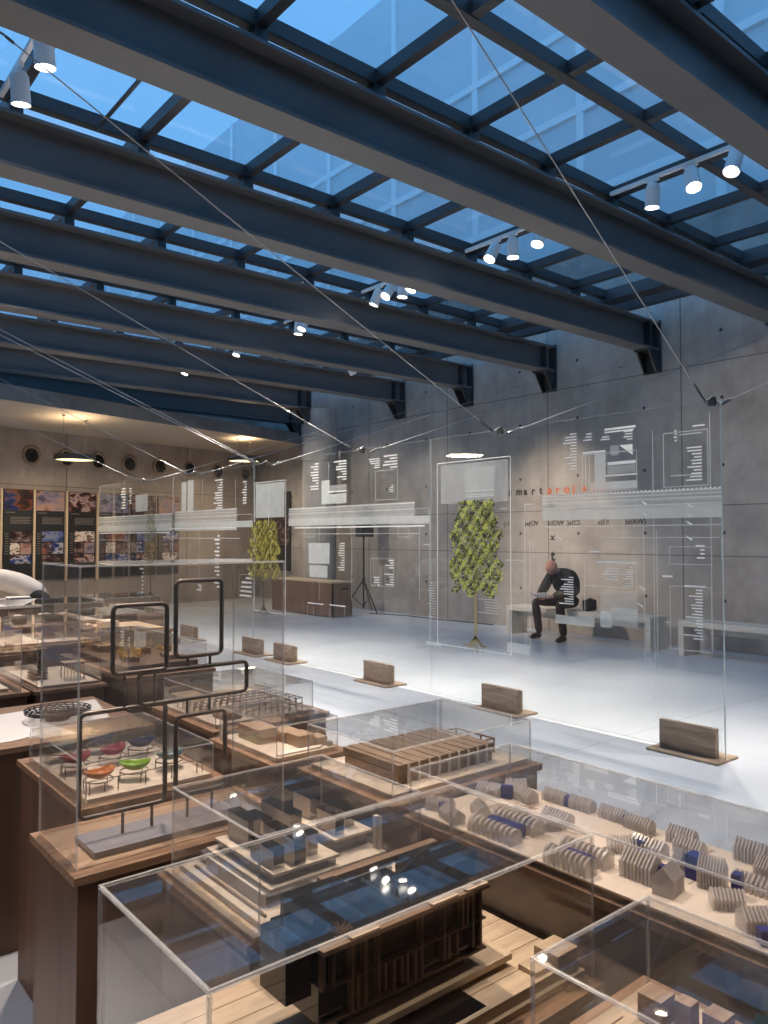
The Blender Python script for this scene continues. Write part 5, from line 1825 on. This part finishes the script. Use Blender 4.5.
# ------------------------------------------------------------------ K: brown tray with yellow trees
plinth('brown plinth of the yellow tree model, beyond the lattice model', 1.600, 2.130, 4.08, 5.20, 0.845)
cover('acrylic cover over the model with yellow trees', 1.630, 2.090, 4.12, 5.14, 0.8465, 1.0, 0.004)
t = model('landscape_model', (1.86, 4.6, 0.847), 'brown tray model crowded with little yellow trees')
MB().box(1.645, 2.075, 4.20, 5.10, 0.847, 0.885).build('tray', M['walnut'], t)
r = random.Random(12)
for i in range(22):
    x, y = 1.68 + r.random() * 0.36, 4.25 + r.random() * 0.80
    tr = MB()
    h = r.uniform(0.04, 0.075)
    tr.cyl((x, y, 0.885), (x, y, 0.885 + h * 0.5), 0.002, n=5)
    for q in range(16):
        d = Vector((r.gauss(0, 1), r.gauss(0, 1), r.gauss(0, 0.7))).normalized() * r.uniform(0.008, 0.036)
        tr.obox((x + d.x, y + d.y, 0.885 + h * 0.75 + d.z * 0.8), (0.005, 0.005, 0.004), r.uniform(0, 3), 0, r.uniform(0, 3))
    tr.build('tree', M['yellow_tree'], t)
for (xa, xb, ya, yb, h) in ((1.70, 1.78, 4.34, 4.42, 0.03), (1.86, 1.96, 4.60, 4.72, 0.035), (1.72, 1.84, 4.82, 4.96, 0.04), (1.95, 2.04, 4.30, 4.45, 0.025)):
    MB().box(xa, xb, ya, yb, 0.885, 0.885 + h).build('block', M['block'], t)

# ------------------------------------------------------------------ cases farther back on the left
plinth('brown plinth of the left back case with pale boards', -0.55, 1.185, 4.32, 5.25, 0.792)
cover('wide acrylic cover at the left edge behind the wire dish', -0.50, 1.15, 4.35, 5.20, 0.7935, 1.115, 0.005)
t = model('terrain_model', (0.6, 4.8, 0.794), 'pale stepped board model in the wide left case')
MB().box(-0.45, 1.10, 4.40, 5.14, 0.794, 0.808).build('base_board', M['board'], t)
for i, (xa, xb, ya, yb, h) in enumerate(((0.5, 0.85, 4.55, 4.8, 0.05), (0.88, 1.02, 4.5, 4.62, 0.03), (0.2, 0.45, 4.6, 4.95, 0.07), (0.7, 1.0, 4.86, 5.05, 0.04), (-0.2, 0.12, 4.55, 4.9, 0.05))):
    MB().box(xa, xb, ya, yb, 0.808, 0.808 + h).build('block', M['board'] if i % 2 else M['block'], t)
rk = MB()
for i in range(9):
    rk.box(0.30, 1.05, 4.44 + i * 0.008, 4.445 + i * 0.008, 0.808, 0.818 + 0.002 * i)
rk.build('stepped_slope', M['oak'], t)
plinth('narrow brown plinth of the striped tower beside the wide left case', 1.200, 1.580, 4.30, 5.02, 0.792)
cover('narrow acrylic cover over the striped tower', 1.220, 1.560, 4.33, 4.98, 0.7935, 1.06, 0.004)
t = model('tower_model', (1.39, 4.6, 0.794), 'striped tower model of thin stacked slabs between the left back cases')
MB().box(1.235, 1.545, 4.345, 4.965, 0.794, 0.806).build('base_board', M['board'], t)
for i in range(12):
    MB().box(1.26, 1.34, 4.55, 4.66, 0.806 + i * 0.015, 0.813 + i * 0.015).build('floor_plate', M['walnut'], t)
MB().box(1.285, 1.315, 4.585, 4.625, 0.806, 0.985).build('core', M['black'], t)
pg = MB()
for i in range(8):
    pg.cyl((1.40 + (i % 4) * 0.035, 4.45 + (i // 4) * 0.06, 0.806), (1.40 + (i % 4) * 0.035, 4.45 + (i // 4) * 0.06, 0.90), 0.003, n=6)
pg.box(1.395, 1.51, 4.44, 4.52, 0.90, 0.904)
pg.build('column_hall', M['oak'], t)

# second row of cases farther back
rows = [(1.10, 1.95, 5.75, 6.45, 0.84, 0.99, 'pale'), (0.35, 1.05, 5.75, 6.55, 0.79, 1.05, 'wood'), (2.05, 2.75, 6.10, 6.75, 0.84, 0.99, 'wood'), (1.75, 2.55, 7.05, 7.75, 0.84, 1.02, 'pale'), (2.75, 3.35, 7.6, 8.3, 0.84, 1.0, 'pale')]
desc = ['back row case seen between the tall case edges', 'back row case at the left edge', 'back row case nearest the glass panels in the middle', 'back row case in front of the bending visitor', 'farthest case, beside the far panel stands']
for i, ((xa, xb, ya, yb, zp, zc, kd), ds) in enumerate(zip(rows, desc)):
    plinth('brown plinth of the ' + ds, xa - 0.03, xb + 0.03, ya - 0.03, yb + 0.03, zp)
    cover('low acrylic cover of the ' + ds, xa, xb, ya, yb, zp + 0.0015, zc, 0.004)
    t = model('massing_model', ((xa + xb) / 2, (ya + yb) / 2, zp + 0.002), 'pale block model inside the ' + ds)
    MB().box(xa + 0.02, xb - 0.02, ya + 0.02, yb - 0.02, zp + 0.002, zp + 0.014).build('base_board', M['board'] if kd == 'pale' else M['oak'], t)
    r = random.Random(40 + i)
    for q in range(7):
        w_, d_ = r.uniform(0.05, 0.13), r.uniform(0.05, 0.13)
        x, y = r.uniform(xa + 0.04, xb - 0.04 - w_), r.uniform(ya + 0.04, yb - 0.04 - d_)
        MB().box(x, x + w_, y, y + d_, zp + 0.014, zp + 0.014 + r.uniform(0.02, 0.07)).build('block', M['block'] if q % 2 else M['board'], t)
# table the visitor leans on
t = thing('display_table', (1.75, 8.9, 0), 'long table with a pale top in front of the bending visitor', 'table')
MB().box(1.15, 2.42, 8.45, 9.55, 0.875, 0.905).build('tabletop', M['board_white'], t, bevel=0.003)
MB().box(1.22, 2.36, 8.52, 9.48, 0.0, 0.875).build('body', M['plinth'], t)
tag(MB().prism([(1.55, 8.55), (2.0, 8.50), (2.1, 8.75), (1.65, 8.82)], 0.906, 0.910).build('paper_sheet', M['paper']), 'loose pale paper sheet on the long table by the bending visitor', 'paper sheet')
t = thing('model_box', (2.2, 8.6, 0.906), 'small blue box on the table below the bending visitor', 'box')
MB().box(2.12, 2.32, 8.50, 8.64, 0.906, 0.975).build('box_body', M['navy'], t, bevel=0.002)
MB().box(2.115, 2.325, 8.495, 8.645, 0.975, 0.985).build('lid', M['paper'], t)
